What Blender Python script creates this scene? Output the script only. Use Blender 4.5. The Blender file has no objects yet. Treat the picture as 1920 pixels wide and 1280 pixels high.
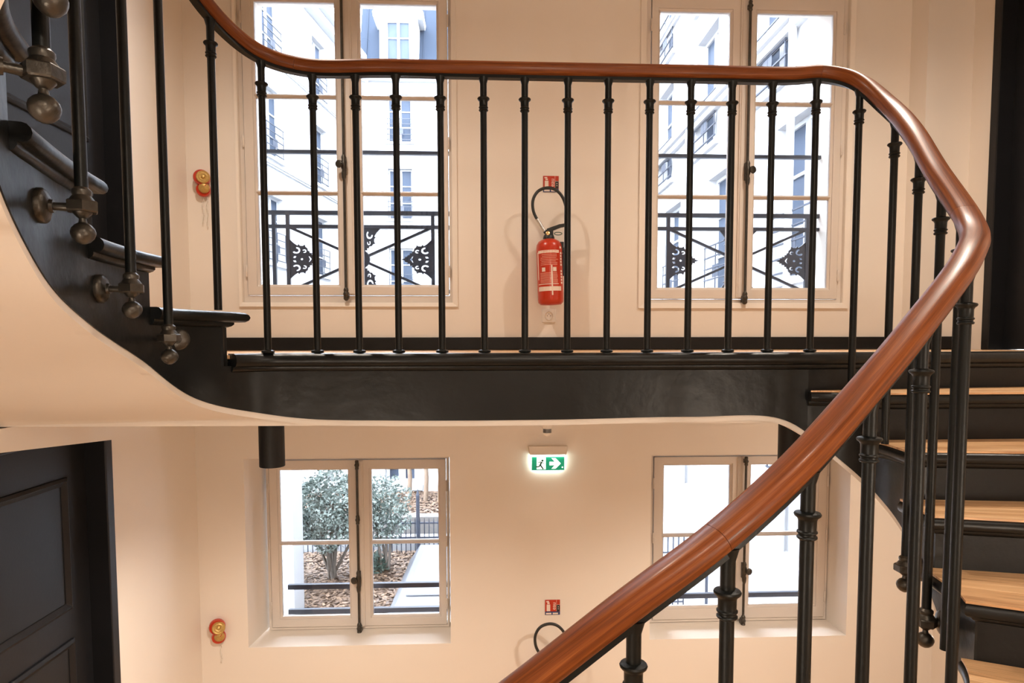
import bpy, math, random
from mathutils import Vector, Matrix
random.seed(7)
SC = bpy.context.scene
COL = SC.collection

# ------------------------------------------------------------------ camera
F, PX, PY, CZ = 1200.0, 960.0, 719.0, 0.03        # focal length and principal point in 1920x1280 pixels
yaw, pit, rol = math.radians(2.45), math.radians(-3.43), math.radians(.1)
FW = Vector((math.sin(yaw)*math.cos(pit), math.cos(yaw)*math.cos(pit), math.sin(pit)))
RT = Vector((math.cos(yaw), -math.sin(yaw), 0)); UP = RT.cross(FW)
RT, UP = RT*math.cos(rol)-UP*math.sin(rol), UP*math.cos(rol)+RT*math.sin(rol)
CAM = Vector((0, 0, CZ))
cd = bpy.data.cameras.new('camera'); cam = bpy.data.objects.new('camera', cd); COL.objects.link(cam)
cd.sensor_width = 36; cd.lens = 36*F/1920; cd.shift_x = (960-PX)/1920; cd.shift_y = (PY-640)/1920
cd.clip_start = .02; cd.clip_end = 300
m = Matrix((RT, UP, -FW)).transposed().to_4x4(); m.translation = CAM; cam.matrix_world = m
SC.camera = cam
# ------------------------------------------------------------------ world, exposure
w = bpy.data.worlds.new('world'); SC.world = w; w.use_nodes = True
bg = w.node_tree.nodes['Background']; bg.inputs[0].default_value = (.84, .91, 1, 1); bg.inputs[1].default_value = 29.0
vs = SC.view_settings; vs.view_transform = 'Standard'; vs.look = 'None'; vs.gamma = 1; vs.exposure = 0; vs.use_curve_mapping = False
LAMP = (1.0, .88, .745)
SPOT_LOW, FILL_SPOT_UP, FILL_SPOT_STAIR, FILL_SCONCE = 160, 195, 85, 24  # first energy: the visible lower spots; the rest: added, unseen fill lamps
cy = SC.cycles; cy.max_bounces = 7; cy.diffuse_bounces = 4; cy.use_adaptive_sampling = True; cy.adaptive_threshold = .02; cy.glossy_bounces = 3; cy.transmission_bounces = 3; cy.transparent_max_bounces = 8; cy.caustics_reflective = False; cy.caustics_refractive = False

# ------------------------------------------------------------------ helpers
def ray(px, py): return FW + RT*((px-PX)/F) - UP*((py-PY)/F)
def at(px, py, Y): d = ray(px, py); return CAM + d*(Y/d.y)
def atx(px, py, X): d = ray(px, py); return CAM + d*(X/d.x)
def atz(px, py, Z): d = ray(px, py); return CAM + d*((Z-CZ)/d.z)

class MB:
    def __init__(s): s.v = []; s.f = []; s.uv = []; s.hasuv = False
    def add(s, vs, fs, uvs=None):
        n = len(s.v); s.v += [Vector(p) for p in vs]; s.f += [tuple(i+n for i in f) for f in fs]
        if uvs: s.hasuv = True
        s.uv += uvs if uvs else [(0, 0)]*len(vs)
        return s
    def box(s, x0, x1, y0, y1, z0, z1):
        return s.add([(x, y, z) for z in (z0, z1) for y in (y0, y1) for x in (x0, x1)],
                     [(0,2,3,1),(4,5,7,6),(0,1,5,4),(2,6,7,3),(0,4,6,2),(1,3,7,5)])
    def prism(s, pts, z0, z1, uvs=None):            # plan polygon extruded in z
        n = len(pts); a = sum(pts[i][0]*pts[(i+1)%n][1]-pts[(i+1)%n][0]*pts[i][1] for i in range(n))
        if a < 0:
            pts = pts[::-1]; uvs = uvs[::-1] if uvs else None
        return s.add([(p[0], p[1], z0) for p in pts]+[(p[0], p[1], z1) for p in pts],
                     [tuple(range(n-1, -1, -1)), tuple(range(n, 2*n))]+[(i, (i+1)%n, n+(i+1)%n, n+i) for i in range(n)],
                     (uvs+uvs) if uvs else None)
    def tube(s, path, r, n=10, cap=True):
        path = [Vector(p) for p in path]; rs = r if isinstance(r, (list, tuple)) else [r]*len(path)
        N0 = None; vs = []; fs = []
        for i, p in enumerate(path):
            t = (path[min(i+1, len(path)-1)]-path[max(i-1, 0)]).normalized()
            if N0 is None: N0 = t.orthogonal().normalized()
            N0 = (N0-t*N0.dot(t)).normalized(); B = t.cross(N0)
            vs += [p+(N0*math.cos(2*math.pi*k/n)+B*math.sin(2*math.pi*k/n))*rs[i] for k in range(n)]
        for i in range(len(path)-1):
            fs += [(i*n+k, i*n+(k+1)%n, (i+1)*n+(k+1)%n, (i+1)*n+k) for k in range(n)]
        if cap: fs += [tuple(range(n-1, -1, -1)), tuple((len(path)-1)*n+k for k in range(n))]
        return s.add(vs, fs)
    def lathe(s, prof, c=(0, 0, 0), ax=(0, 0, 1), n=20):     # prof: (radius, height) pairs along axis
        ax = Vector(ax).normalized(); N0 = ax.orthogonal().normalized(); B = ax.cross(N0); c = Vector(c)
        vs = []; fs = []
        for r, h in prof:
            vs += [c+ax*h+(N0*math.cos(2*math.pi*k/n)+B*math.sin(2*math.pi*k/n))*r for k in range(n)]
        for i in range(len(prof)-1):
            fs += [(i*n+k, i*n+(k+1)%n, (i+1)*n+(k+1)%n, (i+1)*n+k) for k in range(n)]
        fs += [tuple(range(n-1, -1, -1)), tuple((len(prof)-1)*n+k for k in range(n))]
        return s.add(vs, fs)
    def bar(s, a, b, wd, ht, up=(0, 0, 1)):         # rectangular bar between two points
        a = Vector(a); b = Vector(b); t = (b-a).normalized(); u = Vector(up); sd = t.cross(u).normalized(); u = sd.cross(t)
        q = [(-wd/2, -ht/2), (wd/2, -ht/2), (wd/2, ht/2), (-wd/2, ht/2)]
        vs = [p+sd*x+u*y for p in (a, b) for x, y in q]
        return s.add(vs, [(0,1,2,3),(7,6,5,4),(0,4,5,1),(1,5,6,2),(2,6,7,3),(3,7,4,0)])
    def ring(s, o, i, y0, y1, yi=None, T=None):     # rectangular frame in the xz plane: outer/inner (x0,x1,z0,z1), front y0, back y1, inner-edge front yi
        yi = y0 if yi is None else yi
        def c(r, y): return [(r[0], y, r[2]), (r[1], y, r[2]), (r[1], y, r[3]), (r[0], y, r[3])]
        vs = c(o, y0)+c(i, yi)+c(i, y1)+c(o, y1); fs = []
        for a in range(4):
            b = (a+1) % 4
            fs += [(a, b, 4+b, 4+a), (4+a, 4+b, 8+b, 8+a), (8+a, 8+b, 12+b, 12+a), (12+a, 12+b, b, a)]
        if T: vs = [T(*p) for p in vs]
        return s.add(vs, fs)

WL = {}
def wl(o): return WL.get(o, Vector((0, 0, 0))) if o else Vector((0, 0, 0))
def obj(name, mb, mat, parent=None, org=None, smooth=None, bevel=0, kind=None, label=None):
    xs = mb.v
    if org is None:
        lo = [min(p[k] for p in xs) for k in range(3)]; hi = [max(p[k] for p in xs) for k in range(3)]
        org = Vector(((lo[0]+hi[0])/2, (lo[1]+hi[1])/2, lo[2]))
    org = Vector(org)
    me = bpy.data.meshes.new(name); me.from_pydata([p-org for p in xs], [], mb.f); me.materials.append(mat)
    if mb.hasuv:
        ul = me.uv_layers.new(name='UVMap'); vi = [0]*len(me.loops); me.loops.foreach_get('vertex_index', vi)
        flat = []
        for i in vi: flat += mb.uv[i]
        ul.data.foreach_set('uv', flat)
    if smooth is not None:
        me.shade_smooth(); me.set_sharp_from_angle(angle=math.radians(smooth))
    me.update()
    o = bpy.data.objects.new(name, me); COL.objects.link(o)
    place(o, org, parent)
    if bevel:
        b = o.modifiers.new('bevel', 'BEVEL'); b.width = bevel; b.segments = 2; b.limit_method = 'ANGLE'; b.angle_limit = math.radians(40)
    if kind: o['kind'] = kind
    if label: o['label'] = label
    return o
def place(o, org, parent=None):
    WL[o] = Vector(org)
    if parent: o.parent = parent
    o.location = Vector(org)-wl(parent)
def empty(name, loc, label=None, cat=None, group=None, kind=None):
    o = bpy.data.objects.new(name, None); o.empty_display_size = .05; COL.objects.link(o); place(o, loc); tag(o, label, cat, group, kind); return o
def tag(o, label=None, cat=None, group=None, kind=None):
    if label: o['label'] = label
    if cat: o['category'] = cat
    if group: o['group'] = group
    if kind: o['kind'] = kind
    return o
def inst(src, loc, parent=None, rz=0, name=None):           # a copy that shares mesh data
    o = src.copy(); COL.objects.link(o); o.parent = None; place(o, loc, parent)
    if rz: o.rotation_euler = (0, 0, rz)
    return o
def copy_tree(o, d, parent=None):
    c = o.copy(); COL.objects.link(c); WL[c] = wl(o)+Vector(d); c.parent = parent
    if parent is None: c.location = Vector(o.location)+Vector(d)
    for ch in list(o.children): copy_tree(ch, d, c)
    return c
def txt(body, size, mat, name, parent, M, extrude=.0008, label=None):    # flat lettering, M places the xy plane
    cu = bpy.data.curves.new(name, 'FONT'); cu.body = body; cu.size = size; cu.extrude = extrude; cu.align_x = 'CENTER'; cu.align_y = 'CENTER'
    return curve_mesh(cu, mat, name, parent, M)
def curve_mesh(cu, mat, name, parent, M):
    t = bpy.data.objects.new('t', cu); COL.objects.link(t)
    me = bpy.data.meshes.new_from_object(t.evaluated_get(bpy.context.evaluated_depsgraph_get()))
    bpy.data.objects.remove(t)
    mb = MB(); mb.add([M @ v.co for v in me.vertices], [tuple(p.vertices) for p in me.polygons]); bpy.data.meshes.remove(me)
    return obj(name, mb, mat, parent)
def shape2d(loops, ext):                                     # filled 2D curve with holes
    cu = bpy.data.curves.new('c', 'CURVE'); cu.dimensions = '2D'; cu.fill_mode = 'BOTH'; cu.extrude = ext
    for lp in loops:
        sp = cu.splines.new('POLY'); sp.points.add(len(lp)-1); sp.use_cyclic_u = True
        for p, q in zip(sp.points, lp): p.co = (q[0], q[1], 0, 1)
    return cu
FRONT = lambda p, s=1: Matrix.Translation(Vector(p)) @ Matrix.Rotation(math.pi/2, 4, 'X') @ Matrix.Scale(s, 4)   # xy plane -> facing -Y

# ------------------------------------------------------------------ materials
def nt(name):
    mt = bpy.data.materials.new(name); mt.use_nodes = True; t = mt.node_tree; return mt, t, t.nodes['Principled BSDF']
def paint(name, col, rough=.5, var=.06, nscale=6, bump=.0, bscale=40, metal=0, coat=0, spec=.5):
    mt, t, b = nt(name); N = t.nodes; L = t.links
    b.inputs['Roughness'].default_value = rough; b.inputs['Metallic'].default_value = metal
    b.inputs['Coat Weight'].default_value = coat; b.inputs['Specular IOR Level'].default_value = spec
    tc = N.new('ShaderNodeTexCoord'); no = N.new('ShaderNodeTexNoise'); no.inputs['Scale'].default_value = nscale; no.inputs['Detail'].default_value = 4
    L.new(tc.outputs['Object'], no.inputs['Vector'])
    mx = N.new('ShaderNodeMix'); mx.data_type = 'RGBA'; L.new(no.outputs['Fac'], mx.inputs[0])
    mx.inputs[6].default_value = [c*(1-var) for c in col]+[1]; mx.inputs[7].default_value = [min(1, c*(1+var)) for c in col]+[1]
    L.new(mx.outputs[2], b.inputs['Base Color'])
    if bump:
        n2 = N.new('ShaderNodeTexNoise'); n2.inputs['Scale'].default_value = bscale; n2.inputs['Detail'].default_value = 3; L.new(tc.outputs['Object'], n2.inputs['Vector'])
        bp = N.new('ShaderNodeBump'); bp.inputs['Strength'].default_value = bump; bp.inputs['Distance'].default_value = .004
        L.new(n2.outputs['Fac'], bp.inputs['Height']); L.new(bp.outputs[0], b.inputs['Normal'])
    return mt
def wood(name, c0, c1, c2, rough, coat, su, sv, uv=True, bump=.1, spec=.5):
    mt, t, b = nt(name); N = t.nodes; L = t.links
    tc = N.new('ShaderNodeTexCoord'); mp = N.new('ShaderNodeMapping'); mp.inputs['Scale'].default_value = (su, sv, su)
    oi = N.new('ShaderNodeObjectInfo'); ad = N.new('ShaderNodeVectorMath'); ad.operation = 'ADD'
    ml = N.new('ShaderNodeVectorMath'); ml.operation = 'SCALE'; ml.inputs['Scale'].default_value = 9
    cb = N.new('ShaderNodeCombineXYZ'); L.new(oi.outputs['Random'], cb.inputs[0]); L.new(oi.outputs['Random'], cb.inputs[1]); L.new(cb.outputs[0], ml.inputs[0])
    L.new(tc.outputs['UV' if uv else 'Object'], mp.inputs[0]); L.new(mp.outputs[0], ad.inputs[0]); L.new(ml.outputs[0], ad.inputs[1])
    n1 = N.new('ShaderNodeTexNoise'); n1.inputs['Scale'].default_value = 1; n1.inputs['Detail'].default_value = 6; n1.inputs['Distortion'].default_value = .6; L.new(ad.outputs[0], n1.inputs['Vector'])
    mp2 = N.new('ShaderNodeMapping'); mp2.inputs['Scale'].default_value = (1.5, 6, 1.5); L.new(ad.outputs[0], mp2.inputs[0])
    n2 = N.new('ShaderNodeTexNoise'); n2.inputs['Scale'].default_value = 2; n2.inputs['Detail'].default_value = 3; L.new(mp2.outputs[0], n2.inputs['Vector'])
    ra = N.new('ShaderNodeValToRGB'); L.new(n1.outputs['Fac'], ra.inputs[0]); e = ra.color_ramp.elements
    e[0].position = .3; e[0].color = (*c0, 1); e[1].position = .7; e[1].color = (*c2, 1); e.new(.5).color = (*c1, 1)
    mx = N.new('ShaderNodeMix'); mx.data_type = 'RGBA'; mx.blend_type = 'MULTIPLY'; mx.inputs[0].default_value = .55
    r2 = N.new('ShaderNodeValToRGB'); L.new(n2.outputs['Fac'], r2.inputs[0]); r2.color_ramp.elements[0].position = .35; r2.color_ramp.elements[0].color = (.45, .4, .35, 1); r2.color_ramp.elements[1].position = .55
    L.new(ra.outputs[0], mx.inputs[6]); L.new(r2.outputs[0], mx.inputs[7]); L.new(mx.outputs[2], b.inputs['Base Color'])
    b.inputs['Roughness'].default_value = rough; b.inputs['Coat Weight'].default_value = coat; b.inputs['Coat Roughness'].default_value = .18; b.inputs['Specular IOR Level'].default_value = spec
    bp = N.new('ShaderNodeBump'); bp.inputs['Strength'].default_value = bump; bp.inputs['Distance'].default_value = .001; L.new(n2.outputs['Fac'], bp.inputs['Height']); L.new(bp.outputs[0], b.inputs['Normal'])
    return mt
def glass(name, tint=(.97, .98, 1), refl=1.0):
    mt = bpy.data.materials.new(name); mt.use_nodes = True; t = mt.node_tree; N = t.nodes; N.clear(); L = t.links
    o = N.new('ShaderNodeOutputMaterial'); mx = N.new('ShaderNodeMixShader'); tr = N.new('ShaderNodeBsdfTransparent'); gl = N.new('ShaderNodeBsdfGlossy')
    fr = N.new('ShaderNodeFresnel'); fr.inputs[0].default_value = 1.3
    tr.inputs[0].default_value = (*tint, 1); gl.inputs['Roughness'].default_value = .01
    L.new(fr.outputs[0], mx.inputs[0]); L.new(tr.outputs[0], mx.inputs[1]); L.new(gl.outputs[0], mx.inputs[2]); L.new(mx.outputs[0], o.inputs[0]); return mt
def glow(name, col, s):
    mt, t, b = nt(name); b.inputs['Base Color'].default_value = (*col, 1); b.inputs['Emission Color'].default_value = (*col, 1); b.inputs['Emission Strength'].default_value = s; return mt
def leafy(name, a, c):
    mt, t, b = nt(name); N = t.nodes; g = N.new('ShaderNodeNewGeometry'); r = N.new('ShaderNodeValToRGB')
    r.color_ramp.elements[0].color = (*a, 1); r.color_ramp.elements[1].color = (*c, 1)
    t.links.new(g.outputs['Random Per Island'], r.inputs[0]); t.links.new(r.outputs[0], b.inputs['Base Color']); b.inputs['Roughness'].default_value = .6; return mt

M = dict(
 wall=paint('wall_plaster', (.82, .755, .685), .75, .02, 3, .05, 220),
 ceil=paint('ceiling_plaster', (.82, .75, .675), .8, .02, 3, .08, 30),
 frame=paint('window_paint', (.71, .64, .58), .42, .03, 5),
 black=paint('black_gloss_paint', (.0070, .0080, .0084), .34, .35, 9, .55, 17, spec=.3),
 blackflat=paint('black_satin_paint', (.007, .0075, .0083), .48, .3, 14, .18, 60, spec=.3),
 iron=paint('black_iron', (.0050, .0060, .0058), .38, .3, 30, .12, 120, spec=.25),
 bronze=paint('aged_iron', (.075, .068, .058), .36, .5, 40, .3, 90, metal=.75),
 door=paint('dark_door_paint', (.0080, .0085, .0105), .45, .2, 8, .06, 80, spec=.3),
 oak=wood('oak_planks', (.52, .28, .13), (.74, .45, .23), (.86, .58, .33), .38, .15, 2.2, 26),
 rail=wood('mahogany', (.11, .027, .0050), (.185, .046, .0085), (.27, .080, .016), .38, .10, 5, 150, bump=.10, spec=.22),
 glass=glass('window_glass'),
 brass=paint('brass', (.80, .55, .25), .3, .15, 60, .2, 200, metal=.9),
 gold=paint('antique_gold', (.55, .36, .12), .38, .3, 80, .3, 160, metal=.6),
 red=paint('red_lacquer', (.50, .032, .008), .28, .06, 10, coat=.25),
 redflat=paint('red_print', (.48, .035, .01), .5, .05, 10),
 white=paint('white_plastic', (.80, .76, .70), .35, .02, 10),
 print=paint('white_print', (.82, .70, .62), .6, .02, 10),
 pinkp=paint('faded_print', (.74, .32, .24), .6, .1, 30),
 blue=paint('blue_print', (.03, .05, .16), .6, .05, 10),
 rubber=paint('black_rubber', (.016, .018, .018), .45, .2, 40),
 steel=paint('steel', (.6, .6, .6), .25, .1, 40, metal=1),
 facade=paint('white_render', (.35, .354, .362), .8, .04, .6),
 facade2=paint('pale_stone', (.32, .32, .326), .8, .05, .8),
 zinc=paint('blue_grey_zinc', (.022, .029, .042), .8, .08, 1.2, spec=.05),
 pane=paint('dark_pane', (.040, .052, .075), .5, .3, 2, spec=.1),
 guard=paint('painted_guard', (.022, .028, .043), .45, .2, 20),
 mulch=leafy('bark_chips', (.038, .020, .011), (.16, .10, .06)),
 soil=paint('soil', (.07, .042, .027), .9, .3, 12, .5, 60),
 paving=paint('pale_paving', (.24, .24, .24), .8, .06, 3),
 bark=paint('tree_bark', (.09, .075, .062), .8, .3, 20, .4, 60),
 leaf=leafy('shrub_leaves', (.025, .045, .037), (.21, .25, .225)),
 leaf2=leafy('dark_leaves', (.010, .033, .025), (.05, .085, .065)),
 green=glow('exit_green', (.0, .30, .16), .55),
 exitw=glow('exit_white', (.9, 1, .96), 1.1),
 bulb=glow('warm_bulb', LAMP, 12),
)

# ------------------------------------------------------------------ room shell
XL, XR, YB, YN = -1.72, 2.84, 3.85, -.45            # left wall, right wall, window wall, near wall
ZC, ZT, ZF = -.238, 2.45, -2.6                      # lower ceiling, upper ceiling, lower floor
def holed_wall(name, T, u0, u1, z0, z1, th, holes, mat, parent=None, kind='structure', org=None):
    """wall in local (u, depth, z); holes: (front rect, back rect)"""
    mb = MB()
    def face(rects, d, flip):
        us = sorted({u0, u1, *[r[0] for r in rects], *[r[1] for r in rects]}); zs = sorted({z0, z1, *[r[2] for r in rects], *[r[3] for r in rects]})
        for i in range(len(us)-1):
            for j in range(len(zs)-1):
                um, zm = (us[i]+us[i+1])/2, (zs[j]+zs[j+1])/2
                if any(r[0] < um < r[1] and r[2] < zm < r[3] for r in rects): continue
                q = [T(us[i], d, zs[j]), T(us[i+1], d, zs[j]), T(us[i+1], d, zs[j+1]), T(us[i], d, zs[j+1])]
                mb.add(q, [(3, 2, 1, 0) if flip else (0, 1, 2, 3)])
    face([h[0] for h in holes], 0, False); face([h[1] for h in holes], th, True)
    c = lambda r, d: [T(r[0], d, r[2]), T(r[1], d, r[2]), T(r[1], d, r[3]), T(r[0], d, r[3])]
    for a, b in holes:
        mb.add(c(a, 0)+c(b, th), [(i, (i+1) % 4, 4+(i+1) % 4, 4+i) for i in range(4)])
    r = (u0, u1, z0, z1)
    mb.add(c(r, 0)+c(r, th), [((i+1) % 4, i, 4+i, 4+(i+1) % 4) for i in range(4)])
    return obj(name, mb, mat, parent, org=org, kind=kind)
TB = lambda u, d, z: (u, YB+d, z)
UL = (-1.42, -.19, .285, 2.17); UR = (.965, 2.19, .285, 2.17)
LLf, LLb = (-1.44, -.215, -1.80, -.645), (-1.388, -.233, -1.795, -.676)
LRf, LRb = (1.02, 2.275, -1.804, -.645), (1.075, 2.265, -1.796, -.676)
wb = holed_wall('wall_back', TB, XL-.2, XR+.2, ZF-.1, ZT+.1, .40, [(UL, UL), (UR, UR), (LLf, LLb), (LRf, LRb)], M['wall'])
tag(wb, 'cream plaster wall with four windows behind the landing', 'wall')
TLW = lambda u, d, z: (XL-d, u, z)
DUL, DLL = (2.15, 3.225, 0.0, 2.2), (1.95, 2.98, ZF, -.30)
wlf = holed_wall('wall_left', TLW, YN-.2, YB, ZF-.1, ZT+.1, .2, [(DUL, DUL), (DLL, DLL)], M['wall'])
tag(wlf, 'cream plaster wall at the left with dark doors', 'wall')
TRW = lambda u, d, z: (XR+d, u, z)
DUR = (2.5, 3.535, 0.0, 2.2)
tag(holed_wall('wall_right', TRW, YN-.2, YB, ZF-.1, ZT+.1, .2, [(DUR, DUR)], M['wall']), 'cream plaster wall at the far right with dark door', 'wall')
tag(obj('wall_near', MB().box(XL-.2, XR+.2, YN-.2, YN, ZF-.1, ZT+.1), M['wall'], kind='structure'), 'cream plaster wall behind the lower stairs', 'wall')
tag(obj('ceiling', MB().box(XL-.2, XR+.2, YN-.2, YB, ZT, ZT+.15), M['ceil'], kind='structure'), 'cream ceiling over the upper landing', 'ceiling')
tag(obj('floor', MB().box(XL-.2, XR+.2, YN-.2, YB, ZF-.15, ZF), M['oak'], kind='structure'), 'oak floor of the lower landing', 'floor')
# boxed beam over the lower door, chase in the right corner
mb = MB(); ys = (1.95, 3.155); zs = (-.305, -.40)
mb.add([(x, y, z) for y, zz in zip(ys, zs) for x, z in ((XL-.01, zz), (-1.6, zz), (-1.6, ZC-.005), (XL-.01, ZC-.005))], [(0,1,2,3),(7,6,5,4),(0,4,5,1),(1,5,6,2),(2,6,7,3),(3,7,4,0)])
tag(obj('trim_1', mb, M['wall'], kind='structure'), 'cream boxed beam above the lower left door', 'beam')
tag(obj('trim_2', MB().box(2.566, XR, 3.70, YB, 0.004, ZT), M['wall'], kind='structure'), 'cream boxed chase in the right corner of the landing', 'pilaster')
# baseboards of the upper landing
BBH = .078
tag(obj('baseboard_back', MB().box(XL, 2.566, YB-.018, YB, 0.004, BBH), M['blackflat'], kind='structure', bevel=.004), 'black baseboard under the two upper windows', 'baseboard')
tag(obj('baseboard_right', MB().box(2.55, XR-.001, 3.682, 3.70, 0.004, BBH), M['blackflat'], kind='structure', bevel=.004), 'short black baseboard at the right corner of the landing', 'baseboard')
tag(obj('baseboard_left', MB().box(XL, XL+.018, 3.235, YB-.018, 0.004, BBH), M['blackflat'], kind='structure', bevel=.004), 'short black baseboard beside the upper left door', 'baseboard')

# ------------------------------------------------------------------ stair plan (descending order): x, y, string offset, rail centre z, string bottom z
CT = [(.55,.80,.07,2.75,1.45),(.15,.78,.07,2.38,1.08),(-.2,.80,.07,2.08,.80),(-.42,.85,.07,1.86,.60),(-.60,.945,.07,1.69,.44),(-.70,1.08,.07,1.56,.315),(-.77,1.28,.07,1.42,.17),
 (-.822,1.5,.07,1.285,.082),(-.845,1.75,.065,1.145,-.01),(-.82,1.95,.05,1.035,-.13),(-.73,2.11,.02,.966,-.19),(-.60,2.16,-.01,.937,-.213),(-.3,2.16,-.012,.935,-.221),
 (.2,2.16,-.012,.933,-.222),(.7,2.16,-.012,.9325,-.215),(1.02,2.16,-.01,.932,-.225),(1.14,2.15,0,.935,-.295),(1.22,2.09,.02,.888,-.387),(1.25,1.98,.03,.774,-.475),
 (1.222,1.82,.04,.641,-.565),(1.18,1.66,.045,.49,-.69),(1.122,1.45,.05,.305,-.86),(.985,1.275,.05,.207,-1.03),(.79,1.135,.05,.066,-1.19),(.62,1.035,.05,-.06,-1.34),(.48,.96,.05,-.16,-1.47),
 (.345,.918,.05,-.255,-1.58),(.2,.895,.05,-.35,-1.70),(0,.89,.05,-.50,-1.87),(-.25,.91,.05,-.68,-2.07),(-.5,.99,.05,-.86,-2.27),(-.7,1.14,.05,-1.03,-2.45)]
def catmull(P, n):
    out = []; sub = lambda a, b: [x-y for x, y in zip(a, b)]
    mixv = lambda a, b, t0, t1, t: [(t1-t)/(t1-t0)*x+(t-t0)/(t1-t0)*y for x, y in zip(a, b)]
    for i in range(len(P)-1):
        p1, p2 = P[i], P[i+1]
        p0 = P[i-1] if i else [2*a-b for a, b in zip(p1, p2)]
        p3 = P[i+2] if i+2 < len(P) else [2*a-b for a, b in zip(p2, p1)]
        d = lambda a, b: max(math.hypot(a[0]-b[0], a[1]-b[1])**.5, 1e-6)
        t1 = d(p0, p1); t2 = t1+d(p1, p2); t3 = t2+d(p2, p3)
        for k in range(n):
            t = t1+(t2-t1)*k/n
            a1, a2, a3 = mixv(p0, p1, 0, t1, t), mixv(p1, p2, t1, t2, t), mixv(p2, p3, t2, t3, t)
            out.append(mixv(mixv(a1, a2, 0, t2, t), mixv(a2, a3, t1, t3, t), t1, t2, t))
    out.append(list(P[-1])); return out
Q = catmull(CT, 24); NQ = len(Q)
S = [0]
for a, b in zip(Q, Q[1:]): S.append(S[-1]+math.hypot(a[0]-b[0], a[1]-b[1]))
def at_s(s):
    s = min(max(s, 0), S[-1]); lo, hi = 0, NQ-1
    while hi-lo > 1:
        mid = (lo+hi)//2
        if S[mid] <= s: lo = mid
        else: hi = mid
    t = (s-S[lo])/(S[hi]-S[lo]); return [a+(b-a)*t for a, b in zip(Q[lo], Q[hi])]
def tan_s(s):
    a, b = at_s(s-.012), at_s(s+.012); return Vector((b[0]-a[0], b[1]-a[1], 0)).normalized()
def out_s(s): t = tan_s(s); return Vector((-t.y, t.x, 0))       # away from the well
def rail_p(s): q = at_s(s); return Vector((q[0], q[1], q[3]))
def str_p(s, d=0): q = at_s(s); n = out_s(s)*(q[2]+d); return Vector((q[0]+n.x, q[1]+n.y, 0))
def zbot(s): return at_s(s)[4]
def near_s(x, y, lo, hi):
    return min((s for s in (lo+(hi-lo)*k/800 for k in range(801))), key=lambda s: (str_p(s)-Vector((x, y, 0))).length)
def px_s(px, py, lo, hi):                                # where the sight line of a pixel meets the baluster line
    d = ray(px, py); best = None
    return min((lo+(hi-lo)*k/1500 for k in range(1501)), key=lambda s: abs(at_s(s)[0]*d.y-at_s(s)[1]*d.x)/at_s(s)[1])
sLA, sRA = S[24*11], S[24*15]
# risers: point on string, outward angle, height of the tread above
RIS = [(.30,.73,272,1.53,0,1.2),(.10,.71,270,1.39,0,1.2),(-.1,.72,266,1.25,.2,1.2),(-.3,.76,258,1.11,.4,1.3),(-.5,.84,243,.97,.7,1.4),(-.66,.95,222,.83,.9,1.6),(-.79,1.14,205,.69,1.2,1.8),(-.885,1.5,192,.55,1.5,2.1),
       (-.907,1.788,183,.41,1.8,2.3),(-.812,2.059,180,.275,2.1,2.6),
       (1.113,2.153,8,0,4.1,4.5),(1.273,2.023,0,-.125,4.3,4.7),(1.265,1.833,-8,-.28,4.5,5),(1.229,1.668,-15,-.43,4.6,5.1),(1.17,1.46,-27,-.58,4.8,5.3),(1.06,1.28,-42,-.73,5,5.6),(.90,1.14,-55,-.88,5.2,5.8),
       (.72,1.03,-66,-1.03,5.4,6),(.55,.93,-76,-1.18,5.6,6.2),(.38,.87,-84,-1.33,5.8,6.4),(.2,.845,-90,-1.47,6,6.6),(0,.84,-95,-1.61,6.1,6.8),(-.2,.855,-101,-1.75,6.3,7),(-.4,.9,-110,-1.89,6.5,7.1),(-.58,.99,-122,-2.03,6.7,7.18)]
RS = []
for x, y, a, z, lo, hi in RIS:
    RS.append((near_s(x, y, lo, hi), math.radians(a), z))
NL = 10                                                   # risers 0..9 belong to the rising left flight, 10.. to the falling right flight
TZ = [1.39, 1.25, 1.11, .97, .83, .69, .55, .41, .277, .137, 0.0, -.125, -.28, -.43, -.58, -.73, -.88, -1.03, -1.18, -1.33, -1.47, -1.61, -1.75, -1.89, -2.03]
# TZ[i]: height of the tread just above (uphill of) riser i
ZBEL = TZ[1:10]+[0.0]+TZ[11:]+[-2.17]                     # height of the tread just below riser i
def hit_walls(p, ang, ins=.03):
    d = Vector((math.cos(ang), math.sin(ang), 0)); k = 9e9; wl_ = None
    for c, v, n in ((XL+ins, 0, 'L'), (XR-ins, 0, 'R')):
        if abs(d.x) > 1e-6 and (c-p.x)/d.x > 0 and (c-p.x)/d.x < k: k = (c-p.x)/d.x; wl_ = n
    if d.y < -1e-6 and (YN+ins-p.y)/d.y < k: k = (YN+ins-p.y)/d.y; wl_ = 'N'
    return p+d*k, wl_
def ang_at(s):
    if s <= RS[0][0]: return RS[0][1]
    for i in range(len(RS)-1):
        if i == NL-1: 
            if s <= (RS[NL-1][0]+RS[NL][0])/2 and s > RS[NL-1][0]: return RS[NL-1][1]
            if s > RS[NL-1][0] and s <= RS[NL][0]: return RS[NL][1]
            continue
        if RS[i][0] <= s <= RS[i+1][0]:
            t = (s-RS[i][0])/(RS[i+1][0]-RS[i][0]); return RS[i][1]+(RS[i+1][1]-RS[i][1])*t
    return RS[-1][1]
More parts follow.
